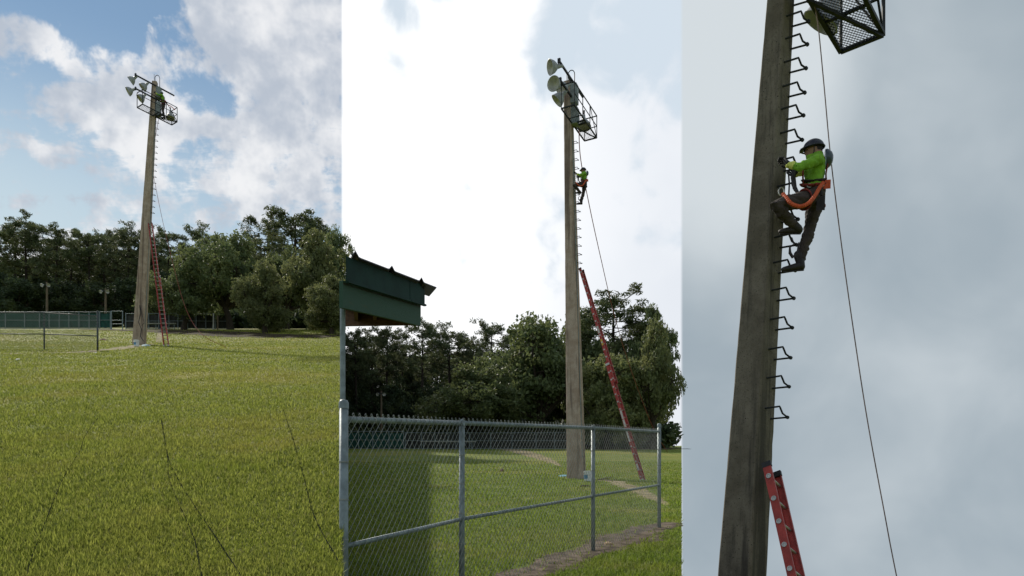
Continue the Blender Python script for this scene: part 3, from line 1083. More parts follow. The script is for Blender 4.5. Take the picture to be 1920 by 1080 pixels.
def light_pole(name, label, base, H, lean, w0, w1, yaw, long_dir, steps, shaft_mat, zp, gap, s0, s1, Wd, arms, lamps, boxes, brk=0.0, step_n=None, dia3=0.5, dia=0.55, step_tilt=None, grate=(0.085, 0.05, 0.007), step_r=0.010, bar_w=0.05, loop=True, conduit=True):
    """yaw: turn of the square shaft; its +X side (turned) carries the steps and the platform"""
    root = empty(name, base, label, 'light pole')
    shaft_mesh(base, H, lean, w0, w1, yaw).build('shaft', shaft_mat, root)
    N = Vector((math.cos(yaw), math.sin(yaw), 0))          # outward from the step side
    T = Vector((-math.sin(yaw), math.cos(yaw), 0))
    SN = N if step_n is None else Vector((*step_n, 0)).normalized()
    for i, z in enumerate(steps):
        hw = (w0 + (w1 - w0) * z / H) / 2
        o = pole_axis(base, lean, z) + N * (hw - 0.03)
        dz = Vector((0, 0, step_tilt(z) if step_tilt else 0.0))
        a, b = o - T * 0.075, o + T * 0.075 - dz
        m = MB()
        e1 = a + SN * 0.205 + Vector((0, 0, 0.012))
        e2 = b + SN * 0.205
        m.tube([a, a + SN * 0.185 + Vector((0, 0, 0.01)), e1, e1.lerp(e2, 0.12), e1.lerp(e2, 0.55) - Vector((0, 0, 0.012)), e2 + SN * 0.03], step_r, 6)
        m.tube([b, e2 + SN * 0.03], step_r, 6)
        m.lathe(e2 + SN * 0.03 - T * 0.02, T, [(0, 0.001), (0, step_r * 1.9), (0.03, step_r * 1.9), (0.03, 0.001)], 8)
        m.build('step', darkst, root)
    la = Vector((long_dir[0], long_dir[1], 0)).normalized()
    wa = Vector((la.y, -la.x, 0))
    c = pole_axis(base, lean, zp) + wa * gap
    p00, p10 = c + la * s0, c + la * s1
    p01, p11 = p00 + wa * Wd, p10 + wa * Wd
    m = MB()
    for a, b in ((p00, p10), (p10, p11), (p11, p01), (p01, p00)):
        m.bar(a, b, bar_w, bar_w)
    m.bar(p10 + Vector((0, 0, -bar_w * 0.9)) - la * 0.05 + wa * Wd, c + la * 0.05 - Vector((0, 0, bar_w * 0.9)), bar_w * 0.8, bar_w * 0.8)
    m.bar(p00.lerp(p10, 0.72), p01.lerp(p11, 0.72), bar_w * 0.6, bar_w * 0.6)
    m.bar(p00.lerp(p10, 0.30), p01.lerp(p11, 0.30), bar_w * 0.6, bar_w * 0.6)
    bz = Vector((0, 0, brk))
    for ss in (-0.1, 0.1):
        m.bar(c - wa * gap + la * ss + bz, c + wa * (Wd if brk == 0 else 0.02) + la * ss + bz, bar_w, bar_w * 1.3)
        if brk:
            m.bar(c + wa * 0.02 + la * ss, c + wa * 0.02 + la * ss + bz, bar_w, bar_w)
    m.build('platform_frame', darkst, root)
    g = MB()
    diamond_grating(g, p00 + Vector((0, 0, 0.0)), la, wa, (p10 - p00).length, Wd, grate[0], grate[1], grate[2], Vector((0, 0, 1)))
    go = g.build('platform_grating', darkst, root)
    go['kind'] = 'stuff'
    rl = MB()
    up = Vector((0, 0, 1.0))
    rw = bar_w * 0.72
    rl.bar(p01 + up, p11 + up, rw, rw)
    rl.bar(p10 + up, p11 + up, rw, rw)
    rl.bar(p00 + up, p01 + up, rw, rw)
    rl.bar(p01 + up * 0.52, p11 + up * 0.52, rw * 0.8, rw * 0.8)
    rl.bar(p10 + up * 0.52, p11 + up * 0.52, rw * 0.8, rw * 0.8)
    rl.build('railing', darkst, root)
    for q in (p01, p01.lerp(p11, 0.36), p01.lerp(p11, 0.68), p11, p10, p00):
        s = MB()
        s.bar(q, q + up, rw, rw, Vector((1, 0, 0)))
        s.build('rail_post', darkst, root)
    bc = MB()
    bc.bar(p11, p11.lerp(p01, 0.32) + up, rw * 0.7, rw * 0.7)
    bc.bar(p11, p10 + up, rw * 0.7, rw * 0.7)
    bc.build('brace', darkst, root)
    apts = []
    for za, sa, sb in arms:
        q = pole_axis(base, lean, za)
        hw = (w0 + (w1 - w0) * za / H) / 2
        q = q + wa * (hw + 0.05)
        m = MB()
        m.bar(q + la * sa, q + la * sb, 0.075, 0.075)
        m.box(q + la * sa, wa * 0.06, la * 0.04, Vector((0, 0, 0.10)))
        m.build('cross_arm', darkst, root)
        apts.append(q)
    for ai, s, off, aim in lamps:
        if ai == -3:
            floodlight(root, Vector(off), c + la * s + Vector((0, 0, 0.9)), Vector(aim), dia3)
            continue
        q = apts[ai] + la * s if ai >= 0 else c + la * s + wa * Wd * 0.35 + Vector((0, 0, 1.0 if ai == -1 else 0.0))
        floodlight(root, q + Vector(off), q + (Vector((0, 0, 0.0)) if ai >= 0 else Vector((0, 0, 0.05))), Vector(aim), dia)
    for zb, hb, wb, db, tt in boxes:
        hw = (w0 + (w1 - w0) * zb / H) / 2
        q = pole_axis(base, lean, zb) + N * (hw + db / 2 - 0.005) + T * tt
        m = MB()
        m.box(q, N * db / 2, T * wb / 2, Vector((0, 0, hb / 2)))
        bo = m.build('ballast_box', boxm, root)
        m = MB()
        m.box(q + N * (db / 2 + 0.006), N * 0.006, T * wb * 0.42, Vector((0, 0, hb * 0.43)))
        m.box(q + N * (db / 2 + 0.02), N * 0.01, T * 0.012, Vector((0, 0, 0.05)))
        m.build('box_door', boxm, bo)
    if loop:
        q = pole_axis(base, lean, H)
        m = MB()
        pts = [q + N * (0.02) + Vector((0, 0, -0.1))]
        for k in range(9):
            a = math.pi * (1 - k / 8)
            pts.append(q + N * (0.16 + 0.16 * math.cos(a)) + Vector((0, 0, 0.28 + 0.22 * math.sin(a))))
        pts.append(q + N * 0.31 + Vector((0, 0, -0.7)))
        m.tube(pts, 0.02, 6)
        m.tube([q - N * 0.05 + Vector((0, 0, -0.1)), q - N * 0.05 + Vector((0, 0, 0.55))], 0.012, 5)
        m.build('cable_loop', darkst, root)
    if conduit:
        m = MB()
        pts = []
        for k in range(9):
            z = H * (0.05 + 0.80 * k / 8)
            hw = (w0 + (w1 - w0) * z / H) / 2
            pts.append(pole_axis(base, lean, z) + N * (hw + 0.012) - T * hw * 0.55)
        m.tube(pts, 0.022, 6)
        m.build('conduit', boxm, root)
    return root, c, la, wa


def zsteps(a, b, d):
    n = int((b - a) / d)
    return [a + i * d for i in range(n + 1)]


# --- pole on the sunny lawn
bL = gl(261, 646)
HL = 18.3
bottom = Vector((0, 0, 0))
lampsL = [(0, -1.30, (-0.42, -0.10, -0.32), (-0.85, -0.05, -0.62)), (0, -0.55, (-0.32, -0.10, -0.38), (-0.70, -0.25, -0.80)),
          (1, -1.35, (-0.45, -0.15, -0.22), (-0.85, -0.30, -0.55)), (1, -0.65, (-0.32, -0.15, -0.35), (-0.70, -0.30, -0.80)),
          (-1, 1.05, (0.0, 0.0, -0.62), (0.05, -0.1, -1.0))]
poleL, cL, laL, waL = light_pole('floodlight_pole', 'concrete floodlight pole on the open lawn with a worker standing on its platform', bL, HL, 0.060, 0.74, 0.31, R(8), (0.58, 0.81),
                                 zsteps(9.2, 15.6, 0.42), conc, HL - 2.45, 0.20, -1.25, 1.30, 0.68, [(HL - 0.35, -1.5, 1.35), (HL - 1.25, -1.45, 0.4)], lampsL,
                                 [(HL - 0.75, 0.75, 0.34, 0.28, 0.0), (HL - 1.85, 0.95, 0.36, 0.30, 0.05)], dia=0.58, grate=(0.26, 0.17, 0.008), step_r=0.013)
# --- pole behind the chain-link fence
bM = gm(1081, 897)
HM = 17.75
lampsM = [(0, -1.35, (-0.36, -0.10, -0.24), (-0.93, -0.30, -0.28)), (0, -0.45, (-0.25, -0.05, -0.62), (-0.70, -0.35, -0.60)),
          (1, -1.30, (-0.30, -0.20, -0.22), (-0.55, -0.80, -0.22)), (1, -0.55, (-0.42, -0.05, -0.36), (-0.75, 0.10, -0.75)),
          (-1, 0.85, (0.0, 0.0, -0.62), (0.0, -0.2, -1.0))]
poleM, cM, laM, waM = light_pole('floodlight_pole', 'concrete floodlight pole behind the chain link fence with an empty platform', bM, HM, -0.022, 0.70, 0.31, R(-23), (0.44, 0.90),
                                 zsteps(9.6, 15.2, 0.385), conc, HM - 1.95, 0.20, -1.35, 1.45, 0.60, [(HM + 0.02, -1.5, 1.35), (HM - 0.78, -1.45, 0.5)], lampsM,
                                 [(HM - 0.62, 0.85, 0.34, 0.28, 0.0), (HM - 1.62, 0.75, 0.36, 0.28, 0.0)], dia=0.60, grate=(0.16, 0.10, 0.006), step_r=0.012)
# --- pole seen close against the grey sky
YR = 10.35
bR0 = at(1392, 1070, YR)
leanR = (at(1463, 10, YR).x - bR0.x) / (at(1463, 10, YR).z - bR0.z)
zR0 = -EYE - 0.12
bR = Vector((bR0.x + leanR * (zR0 - bR0.z), YR, zR0))
HR = 11.2


def rz(py):
    return (HY - py) / F * YR - zR0


def wR(py0, s0_, py1, s1_, H):
    a, b = rz(py0), rz(py1)
    k = (s1_ - s0_) / (b - a)
    return s0_ - k * a, s0_ + k * (H - a)


w0R, w1R = wR(1070, 0.462, 10, 0.262, HR)
stepsR = [rz(p) for p in (772, 716, 663, 608, 554, 503, 456, 409, 362, 314, 263, 218, 176, 131, 87, 45, 6)]
NR = Vector((0.707, -0.707, 0))


def tiltR(z):
    h = z + zR0
    persp = F * h * 0.15 * 0.707 / (YR * YR)
    return max(0.0, (19 - persp) / 145.0)


lampsR = [(-3, 0.25, at(1546, 30, 10.8), (-0.50, 0.30, -0.80)), (0, -1.2, (-0.4, -0.1, -0.3), (-0.8, -0.3, -0.5)), (1, -1.0, (-0.4, -0.1, -0.3), (-0.8, -0.3, -0.5))]
poleR, cR, laR, waR = light_pole('floodlight_pole', 'dark backlit concrete pole rising against grey overcast sky with a climber close up', bR, HR, leanR, w0R, w1R, R(-45), (0.63, 0.78),
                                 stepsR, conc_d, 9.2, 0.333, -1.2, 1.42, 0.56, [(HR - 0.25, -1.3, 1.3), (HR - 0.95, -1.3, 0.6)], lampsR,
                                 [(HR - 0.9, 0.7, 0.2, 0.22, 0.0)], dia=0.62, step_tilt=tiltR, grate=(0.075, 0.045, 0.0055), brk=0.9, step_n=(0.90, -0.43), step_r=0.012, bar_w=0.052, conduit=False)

# ------------------------------------------------------------------ ladders
def ladder(name, label, top, foot, wvec, nr, rail_w=0.035, rail_d=0.085, offset2=None, split=None, rung_r=0.017, stickers=()):
    """extension ladder: top and foot are the middle of the first rail's ends; wvec reaches to the second rail"""
    root = empty(name, foot, label, 'ladder')
    u = (top - foot).normalized()
    wn = wvec.normalized()
    nrm = u.cross(wn).normalized()
    L = (top - foot).length
    secs = [(0.0, 1.0, 0.0)] if split is None else [(0.0, split, 0.0), (split - 0.10, 1.0, 1.0)]
    for a, b, lift in secs:
        off = nrm * (-0.075) * lift
        ins = 0.03 * lift
        for k in (0, 1):
            m = MB()
            base = foot + wvec * k + wn * (ins if k == 0 else -ins) + off
            p, q = base + u * L * a, base + u * L * b
            # C-channel: web + two flanges
            m.box((p + q) / 2, wn * 0.004, nrm * rail_d / 2, (q - p) / 2)
            s = 1 if k == 0 else -1
            for e in (-1, 1):
                m.box((p + q) / 2 + nrm * e * (rail_d / 2 - 0.004) + wn * s * rail_w / 2 * 0.98, wn * (rail_w / 2 - 0.004), nrm * 0.004, (q - p) / 2)
            rail = m.build('rail', red, root)
            if b == 1.0:
                m = MB()
                m.box(q + u * 0.012 + wn * s * rail_w / 2, wn * (rail_w / 2 + 0.006), nrm * (rail_d / 2 + 0.006), u * 0.035)
                m.build('end_cap', black, rail)
            if a == 0.0:
                m = MB()
                m.box(p + u * 0.02 + wn * s * rail_w / 2, wn * (rail_w / 2 + 0.01), nrm * (rail_d / 2 + 0.025), u * 0.05)
                m.build('foot', alum, rail)
            for (st, sk, ln, mt) in stickers:
                if a <= st < b and sk == k:
                    m = MB()
                    cpt = base + u * L * st
                    m.box(cpt - wn * (0.0065 if k == 0 else -0.0065) , wn * 0.002, nrm * rail_d * 0.36, u * ln / 2)
                    m.build('sticker', mt, rail)
        n = max(2, int(round(nr * (b - a))))
        for i in range(n):
            t = a + (b - a) * (i + 0.5) / n
            p = foot + u * L * t + off
            m = MB()
            m.tube([p - wn * 0.012 + wn * ins, p + wvec + wn * 0.012 - wn * ins], rung_r, 8)
            r_ = m.build('rung', alum, root)
            for e, sg in ((p + wn * ins, -1), (p + wvec - wn * ins, 1)):
                m = MB()
                m.lathe(e + wn * sg * 0.004, wn * sg, [(0.0, rung_r * 1.9), (0.012, rung_r * 1.9), (0.012, rung_r * 1.1), (0.004, rung_r * 1.0), (0.004, 0.001)], 10)
                m.build('rung_plate', alum, r_)
    if split is not None:
        for k in (0, 1):
            m = MB()
            q = foot + wvec * k + u * L * (split - 0.015) + nrm * -0.035
            m.box(q, wn * 0.03, nrm * 0.085, u * 0.045)
            m.build('bracket', alum, root)
    return root


# lawn ladder
ftL = gl(307, 649.5)
tpL = pole_axis(bL, 0.060, (645 - 424) / F * bL.y) + Vector((0.30, -0.32, 0.0))
ladder('extension_ladder', 'red ladder leaning on the lawn pole with its feet on grass', tpL, ftL, Vector((0.36, -0.05, 0)), 30, split=0.56, rail_w=0.05, rail_d=0.10, rung_r=0.02)
# fence-side ladder
ftM = gm(1203, 901)
tpM = at(1084, 505, bM.y - 0.15)
ladder('extension_ladder', 'red fibreglass extension ladder standing behind the chain link fence end post', tpM, ftM, Vector((0.20, 0.34, 0)), 30, split=0.55, rail_w=0.05, rail_d=0.11, rung_r=0.02,
       stickers=((0.20, 0, 0.5, stickw), (0.26, 0, 0.35, stickw), (0.70, 0, 0.35, stickw), (0.64, 0, 0.3, sticky), (0.30, 0, 0.4, stickw), (0.06, 0, 0.3, stickw)))
# close ladder
t1 = at(1437, 872, 9.95)
b1 = at(1482, 1070, 9.45)
u1 = (t1 - b1).normalized()
ft1 = b1 + u1 * ((zR0 + 0.03 - b1.z) / u1.z)
wv = at(1462, 900, 10.28) - t1
wv = wv - u1 * wv.dot(u1)
wv = wv.normalized() * 0.40
ladder('extension_ladder', 'top of a red ladder propped on the dark pole against grey sky', t1, ft1, wv, (t1 - ft1).length / 0.31, rail_w=0.04, rail_d=0.10,
       stickers=((0.955, 1, 0.0, stickw),) if False else ((0.90, 1, 0.14, stickw), (0.80, 1, 0.10, stickw)))

# ------------------------------------------------------------------ ropes and cords
def rope(name, label, pts, r, m, cat='rope', n=6, group=None):
    mb = MB()
    P = [Vector(p) for p in pts]
    out = []
    for i in range(len(P) - 1):
        p0 = P[max(i - 1, 0)]
        p1, p2 = P[i], P[i + 1]
        p3 = P[min(i + 2, len(P) - 1)]
        for k in range(10):
            t = k / 10
            out.append(0.5 * ((2 * p1) + (p2 - p0) * t + (2 * p0 - 5 * p1 + 4 * p2 - p3) * t * t + (3 * p1 - p0 - 3 * p2 + p3) * t ** 3))
    out.append(P[-1])
    o = empty(name, P[-1])
    mb.tube(out, r, n)
    bpy.data.objects.remove(o)
    o = mb.build(name, m)
    return tag(o, label, cat, group)


eL = gl(424, 651)
rope('rope', 'thin red rope sagging from the lawn pole platform down to the grass',
     [cL + laL * 0.3 + waL * 0.05, at(285, 300, 56.5), at(291, 345, 56), at(303, 405, 55.5), at(315, 457, 55), at(327, 505, 54), at(342, 560, 53), at(360, 603, 51.5), at(385, 632, 50), eL + Vector((0, 0, .02))], 0.014, ropem)
eM = Vector((at(1252, 846, 78).x, 78, zm(at(1252, 846, 78).x, 78) + 0.03))
rope('rope', 'red rope running from the fence side pole platform down toward the trees',
     [cM + laM * 0.35 + waM * 0.15, at(1089, 300, 37), at(1107, 395, 40), at(1129, 495, 45), at(1149, 580, 51), at(1172, 660, 58), at(1200, 740, 66), at(1226, 805, 73), eM], 0.020, ropem)
rR = [at(1533, 40, 10.4), at(1545, 160, 10.35), at(1557, 290, 10.3), at(1574, 430, 10.2), at(1596, 590, 10.1), at(1625, 780, 10.0), at(1658, 960, 9.9), at(1680, 1075, 9.8)]
rR = [cR + laR * 0.2 + waR * 0.02] + rR + [at(1740, 1340, 9.5)]
rR[-1].z = zR0 + 0.02
rope('rope', 'thin greyish red rope hanging beside the close up climber', rR, 0.0075, ropeg)
CG = 'strings lying in the lawn'
for pts, lb in [([(300, 783), (312, 850), (318, 905), (340, 960), (362, 1012), (374, 1066), (380, 1100)], 'dark string in the lawn grass with a kink where two strings cross'),
                ([(303, 790), (314, 860), (335, 905), (362, 950), (395, 1000), (425, 1046), (455, 1095)], 'dark string running straight and long through the lawn grass'),
                ([(185, 785), (160, 820), (150, 850), (118, 905), (85, 985), (60, 1050), (48, 1095)], 'faint dark string in the lawn nearest the wire fence'),
                ([(530, 770), (550, 830), (570, 900), (584, 960), (606, 1010), (628, 1048), (634, 1062)], 'faint dark string in the lawn along the earth bank')]:
    P = []
    for p in pts:
        g = gl(*p)
        P.append(g + Vector((0, 0, 0.027)))
    rope('string', lb, P, 0.0036, cordm, 'string', 5)

# ------------------------------------------------------------------ chain-link fences
def fence(name, label, posts, H, zf, dia, wr, post_r, rail_r, mid=0.47, sag=None, knuckle=False, end_extra=0.06, group=None, post_mat=galv, wire_mat=wire):
    base = Vector((posts[0][0], posts[0][1], zf(posts[0][0], posts[0][1])))
    root = empty(name, base, label, 'fence', group)
    P = [Vector((x, y, zf(x, y))) for x, y in posts]
    hs = H if isinstance(H, (list, tuple)) else [H] * len(P)
    for i, p in enumerate(P):
        endp = i in (0, len(P) - 1)
        r = post_r * (1.15 if endp else 1.0)
        m = MB()
        m.tube([p + Vector((0, 0, -0.3)), p + Vector((0, 0, hs[i] + (end_extra if endp else -0.01)))], r, 14)
        po = m.build('post', post_mat, root)
        for pl in po.data.polygons:
            pl.use_smooth = len(pl.vertices) == 4
        m = MB()
        zc = p + Vector((0, 0, hs[i] + (end_extra if endp else -0.01)))
        m.lathe(zc, Vector((0, 0, 1)), [(-0.05, r * 1.12), (0.0, r * 1.12), (r * 0.5, r * 0.8), (r * 0.75, 0.001)], 12)
        m.build('post_cap', post_mat, po, smooth=True)
        for tt in (0.12, 0.3, 0.47, 0.64, 0.8):
            m = MB()
            m.lathe(p + Vector((0, 0, hs[i] * tt)), Vector((0, 0, 1)), [(-0.006, r * 1.02), (-0.006, r * 1.10), (0.006, r * 1.10), (0.006, r * 1.02)], 12)
            m.build('tie_band', wire_mat, po)
    for i in range(len(P) - 1):
        a, b = P[i], P[i + 1]
        d = (b - a)
        ta, tb = a + Vector((0, 0, hs[i] - 0.03)), b + Vector((0, 0, hs[i + 1] - 0.03))
        m = MB()
        m.tube([ta, tb], rail_r, 12)
        ro = m.build('top_rail', post_mat, root, smooth=True)
        for tt in (0.2, 0.45, 0.7):
            m = MB()
            m.lathe(ta.lerp(tb, tt), d, [(-0.006, rail_r * 1.0), (-0.006, rail_r * 1.12), (0.006, rail_r * 1.12), (0.006, rail_r)], 10)
            m.build('tie_band', wire_mat, ro)
        m = MB()
        m.tube([a + Vector((0, 0, hs[i] * mid)), b + Vector((0, 0, hs[i + 1] * mid))], rail_r * 0.82, 10)
        m.build('middle_rail', post_mat, root, smooth=True)
        hd = Vector((d.x, d.y, 0)).normalized()
        nn = Vector((-hd.y, hd.x, 0))
        L = d.length
        m = MB()
        top = (hs[i] + hs[i + 1]) / 2 - 0.01
        k = 1.0                      # rise per run
        off = -nn * (rail_r + 0.006) if nn.y > 0 else nn * (rail_r + 0.006)

        def pt(s, t, o):
            q = a + d * (s / L)
            hh = hs[i] + (hs[i + 1] - hs[i]) * s / L
            return q + Vector((0, 0, 0.03 + (hh - 0.03) * t / top)) + off + nn * o
        for sg in (1, -1):
            s = -top / k
            while s < L:
                s0_, s1_ = s, s + top / k
                t0, t1_ = 0.0, 1.0
                if s0_ < 0:
                    t0 = -s0_ / (s1_ - s0_)
                if s1_ > L:
                    t1_ = (L - s0_) / (s1_ - s0_)
                if t1_ - t0 > 0.01:
                    A = (s0_ + (s1_ - s0_) * t0, top * t0)
                    B = (s0_ + (s1_ - s0_) * t1_, top * t1_)
                    if sg < 0:
                        A, B = (L - A[0], A[1]), (L - B[0], B[1])
                    m.tube([pt(A[0], A[1], 0.003 * sg), pt(B[0], B[1], -0.003 * sg)], wr, 4, cap=False)
                s += dia
        if knuckle:
            s = 0.0
            while s < L:
                q = pt(s, top, 0) + Vector((0, 0, 0.0))
                ring = [q + hd * 0.016 * math.cos(x) * 0.8 + Vector((0, 0, 0.004 + 0.016 * math.sin(x))) for x in [j * 6.283 / 6 for j in range(6)]]
                m.tube(ring + [ring[0]], wr * 1.25, 4, cap=False)
                s += dia
        mo = m.build('wire_mesh', wire_mat, root)
        mo['kind'] = 'stuff'
    return root


def fpost(px, d):
    return ((px - 960) / F * d, d)


fence('chain_link_fence', 'grey chain link fence with pipe rails in front of the pole with bucket', [fpost(644.5, 6.15), fpost(866, 8.3), fpost(1112, 11.8), fpost(1236, 15.0)],
      [1.80, 1.83, 1.85, 1.84], zm, 0.095, 0.0021, 0.030, 0.024, mid=0.44, knuckle=True, end_extra=0.10)
yF = yl(657)
fence('chain_link_fence', 'dark pipe wire fence ending on the lawn beside a worn dirt path', [fpost(-95, yF + 1.5), fpost(-10, yF + 0.8), fpost(83, yF + 0.3), fpost(183, yF - 0.3)],
      [2.18, 2.15, 2.10, 1.95], zl, 0.17, 0.0060, 0.042, 0.034, mid=0.42, end_extra=0.22, post_mat=mat('dark_galvanised', (0.06, 0.075, 0.08), 0.55, 0.3, 6.0, metal=0.2),
      wire_mat=mat('dull_wire', (0.30, 0.31, 0.29), 0.5, 0.3, 5.0, metal=0.2))


def far_fence(name, label, pts, zf, H, panels, nsub=2):
    """distant fence: posts, rails and cloth panels"""
    base = Vector((pts[0][0], pts[0][1], zf(*pts[0][:2])))
    root = empty(name, base, label, 'fence')
    P = [Vector((x, y, zf(x, y))) for x, y in pts]
    pm = galv
    for i, p in enumerate(P):
        m = MB()
        m.tube([p + Vector((0, 0, -0.2)), p + Vector((0, 0, H + 0.06))], 0.05, 8)
        m.build('post', pm, root)
    for i in range(len(P) - 1):
        a, b = P[i], P[i + 1]
        m = MB()
        m.tube([a + Vector((0, 0, H)), b + Vector((0, 0, H))], 0.042, 8)
        m.build('top_rail', pm, root)
        m = MB()
        m.tube([a + Vector((0, 0, H * 0.52)), b + Vector((0, 0, H * 0.52))], 0.036, 8)
        m.build('middle_rail', pm, root)
        m = MB()
        m.tube([a + Vector((0, 0, 0.08)), b + Vector((0, 0, 0.08))], 0.04, 8)
        m.build('bottom_rail', pm, root)
        mt = panels[i % len(panels)]
        if mt is not None:
            d = (b - a)
            m = MB()
            nn = Vector((-d.y, d.x, 0)).normalized()
            if nn.y < 0:
                nn = -nn
            vs, fs = [], []
            for j in range(7):
                q = a + d * (j / 6)
                for t in (0.1, 0.5, 0.93):
                    vs.append(q + nn * (0.075 + 0.03 * math.sin(j * 2.1 + i)) + Vector((0, 0, H * t)))
            for j in range(6):
                for t in range(2):
                    q = j * 3 + t
                    fs.append((q, q + 3, q + 4, q + 1))
            vs2 = [v + nn * 0.012 for v in vs]
            m.add(vs, fs)
            m.add(vs2, [tuple(reversed(f)) for f in fs])
            m.build('cloth_panel', mt, root)
    return root


YF = 92.0
far_fence('outfield_fence', 'far fence with green windscreen panels under the pine wood', [((px - 960) / F * YF, YF) for px in (-26, 10, 46, 74, 92, 111, 129, 148, 167, 187, 207)], zl, 1.95, [screen])
YG = 88.0
gate = empty('gate', (at(208, 620, YG).x, YG, zl(at(208, 620, YG).x, YG)), 'open pipe gate frame at the end of the green windscreen fence', 'gate')
for px in (209, 230):
    x = at(px, 620, YG).x
    m = MB()
    m.tube([(x, YG, zl(x, YG) - 0.2), (x, YG, zl(x, YG) + 2.05)], 0.06, 8)
    m.build('post', galv, gate)
for t in (2.0, 1.0, 0.6):
    m = MB()
    x0, x1 = at(209, 620, YG).x, at(230, 620, YG).x
    m.tube([(x0, YG, zl(x0, YG) + t), (x1, YG, zl(x1, YG) + t)], 0.045, 8)
    m.build('rail', galv, gate)
far_fence('backstop_fence', 'dark plank and wire fence running behind the lawn pole and oak trunks', [((px - 960) / F * 90.0, 90.0) for px in (236, 260, 279, 298, 317, 334, 352, 368, 386, 404, 426)], zl, 1.75, [screen_d])
b2 = empty('bench', (at(305, 616, 88.5).x, 88.5, zl(at(305, 616, 88.5).x, 88.5)), 'pale long bench before the dark fence behind the ladder', 'bench')
x0, x1 = at(272, 616, 88.5).x, at(331, 616, 88.5).x
zb = zl((x0 + x1) / 2, 88.5)
m = MB()
m.box(((x0 + x1) / 2, 88.5, zb + 0.62), ((x1 - x0) / 2, 0, 0), (0, 0.14, 0), (0, 0, 0.03))
m.build('seat', bench_m, b2)
for k in range(4):
    x = x0 + (x1 - x0) * (0.06 + 0.29 * k)
    m = MB()
    m.tube([(x, 88.5, zb - 0.15), (x, 88.5, zb + 0.60)], 0.05, 6)
    m.build('leg', galv, b2)
for i, (px, tp, lb) in enumerate([(400, 588, 'pale bare post standing among the oak trunks'), (408, 592, 'reddish bare post standing among the oak trunks')]):
    x = at(px, tp, 87.0).x
    m = MB()
    zt = at(px, tp, 87.0).z
    m.tube([(x, 87, zl(x, 87) - 0.3), (x + 0.01, 87, (zl(x, 87) + zt) / 2), (x, 87, zt)], [0.10, 0.095, 0.09], 8)
    tag(m.build('timber_post', woodpole if i else bench_m), lb, 'post')
far_fence('outfield_fence', 'far fence with green windscreen panels seen below the dugout roof', [((px - 960) / F * 92.0, 92.0) for px in (620, 645, 672, 699, 729, 757)], zm, 2.05, [screen])
far_fence('backstop_fence', 'dark wire fence under the wide low oak beyond the ball field', [((px - 960) / F * 93.0, 93.0) for px in (760, 790, 815, 840, 880, 920, 960, 1005, 1040, 1080)], zm, 1.9, [screen_d])
b3 = empty('bench', (at(850, 824, 91).x, 91, zm(at(850, 824, 91).x, 91)), 'pale long bench before the dark fence under the low oak', 'bench')
x0, x1 = at(788, 824, 91).x, at(892, 824, 91).x
zb = zm((x0 + x1) / 2, 91)
m = MB()
m.box(((x0 + x1) / 2, 91, zb + 0.9), ((x1 - x0) / 2, 0, 0), (0, 0.14, 0), (0, 0, 0.03))
m.build('seat', bench_m, b3)
for k in range(4):
    x = x0 + (x1 - x0) * (0.06 + 0.29 * k)
    m = MB()
    m.tube([(x, 91, zb - 0.15), (x, 91, zb + 0.88)], 0.05, 6)
    m.build('leg', galv, b3)


def small_light(px, tp, Y, zf, label):
    x = at(px, tp, Y).x
    z0, z1 = zf(x, Y), at(px, tp, Y).z
    root = empty('distant_light_pole', (x, Y, z0), label, 'light pole')
    m = MB()
    m.tube([(x, Y, z0 - 0.3), (x, Y, (z0 + z1) / 2), (x, Y, z1)], [0.17, 0.14, 0.10], 8)
    m.build('shaft', woodpole, root)
    m = MB()
    m.bar((x - 0.42, Y - 0.1, z1 - 0.35), (x + 0.42, Y - 0.1, z1 - 0.35), 0.07, 0.09)
    m.build('cross_arm', darkst, root)
    for s in (-1, 1):
        floodlight(root, Vector((x + s * 0.40, Y - 0.35, z1 - 0.5)), Vector((x + s * 0.40, Y - 0.1, z1 - 0.35)), Vector((s * 0.3, -0.8, -0.5)), 0.42)


small_light(88, 529, 98, zl, 'timber light pole with two lamps behind the green windscreen fence')
small_light(198, 541, 98, zl, 'timber light pole with two lamps near the open gate frame')
small_light(715, 733, 100, zm, 'timber light pole with two lamps below the dugout roof')

# ------------------------------------------------------------------ dugout roof
dug = empty('dugout_shelter', (at(648, 1000, 9).x, 9.0, zm(at(648, 1000, 9).x, 9.0)), 'green wooden dugout roof with corrugated metal sheets and raw lumber underside', 'shelter')
Yc, Yb, Yk = 10.0, 7.9, 10.6       # corner, near end of the front board, back end
cA = at(789, 611, Yc)
cB = at(643, 577, Yb)
cC = at(643, 613, Yk)
zlow = cA.z
cB.z = at(643, 577, Yb).z
hT = at(789, 536, Yc).z - cA.z     # board + metal fascia height
lowd = cA - cB
fn = Vector((lowd.y, -lowd.x, 0)).normalized()          # outward from the front board
mid_ = 0.50
up = Vector((0, 0, 1))
m = MB()                                                # wooden fascia board
m.box((cA + cB) / 2 + up * hT * 0.27 - fn * 0.02, (cA - cB) / 2, fn * 0.02, up * hT * 0.27)
m.build('fascia_board', greenp, dug)
for s, e, lift in ((0.0, 0.78, 0.006), (0.783, 1.012, 0.009)):       # two lapped metal flashings with a drip lip
    a, b = cB.lerp(cA, s), cB.lerp(cA, e)
    m = MB()
    m.box((a + b) / 2 + up * hT * 0.76 + fn * (0.03 + lift), (b - a) / 2, fn * 0.004, up * hT * 0.25)
    m.bar(a + up * hT * 0.51 + fn * (0.04 + lift), b + up * hT * 0.51 + fn * (0.04 + lift), 0.035, 0.022)
    m.build('metal_flashing', greenm, dug)
e2 = cC - cA
m = MB()                                                # end board going back
sn = Vector((e2.y, -e2.x, 0)).normalized()
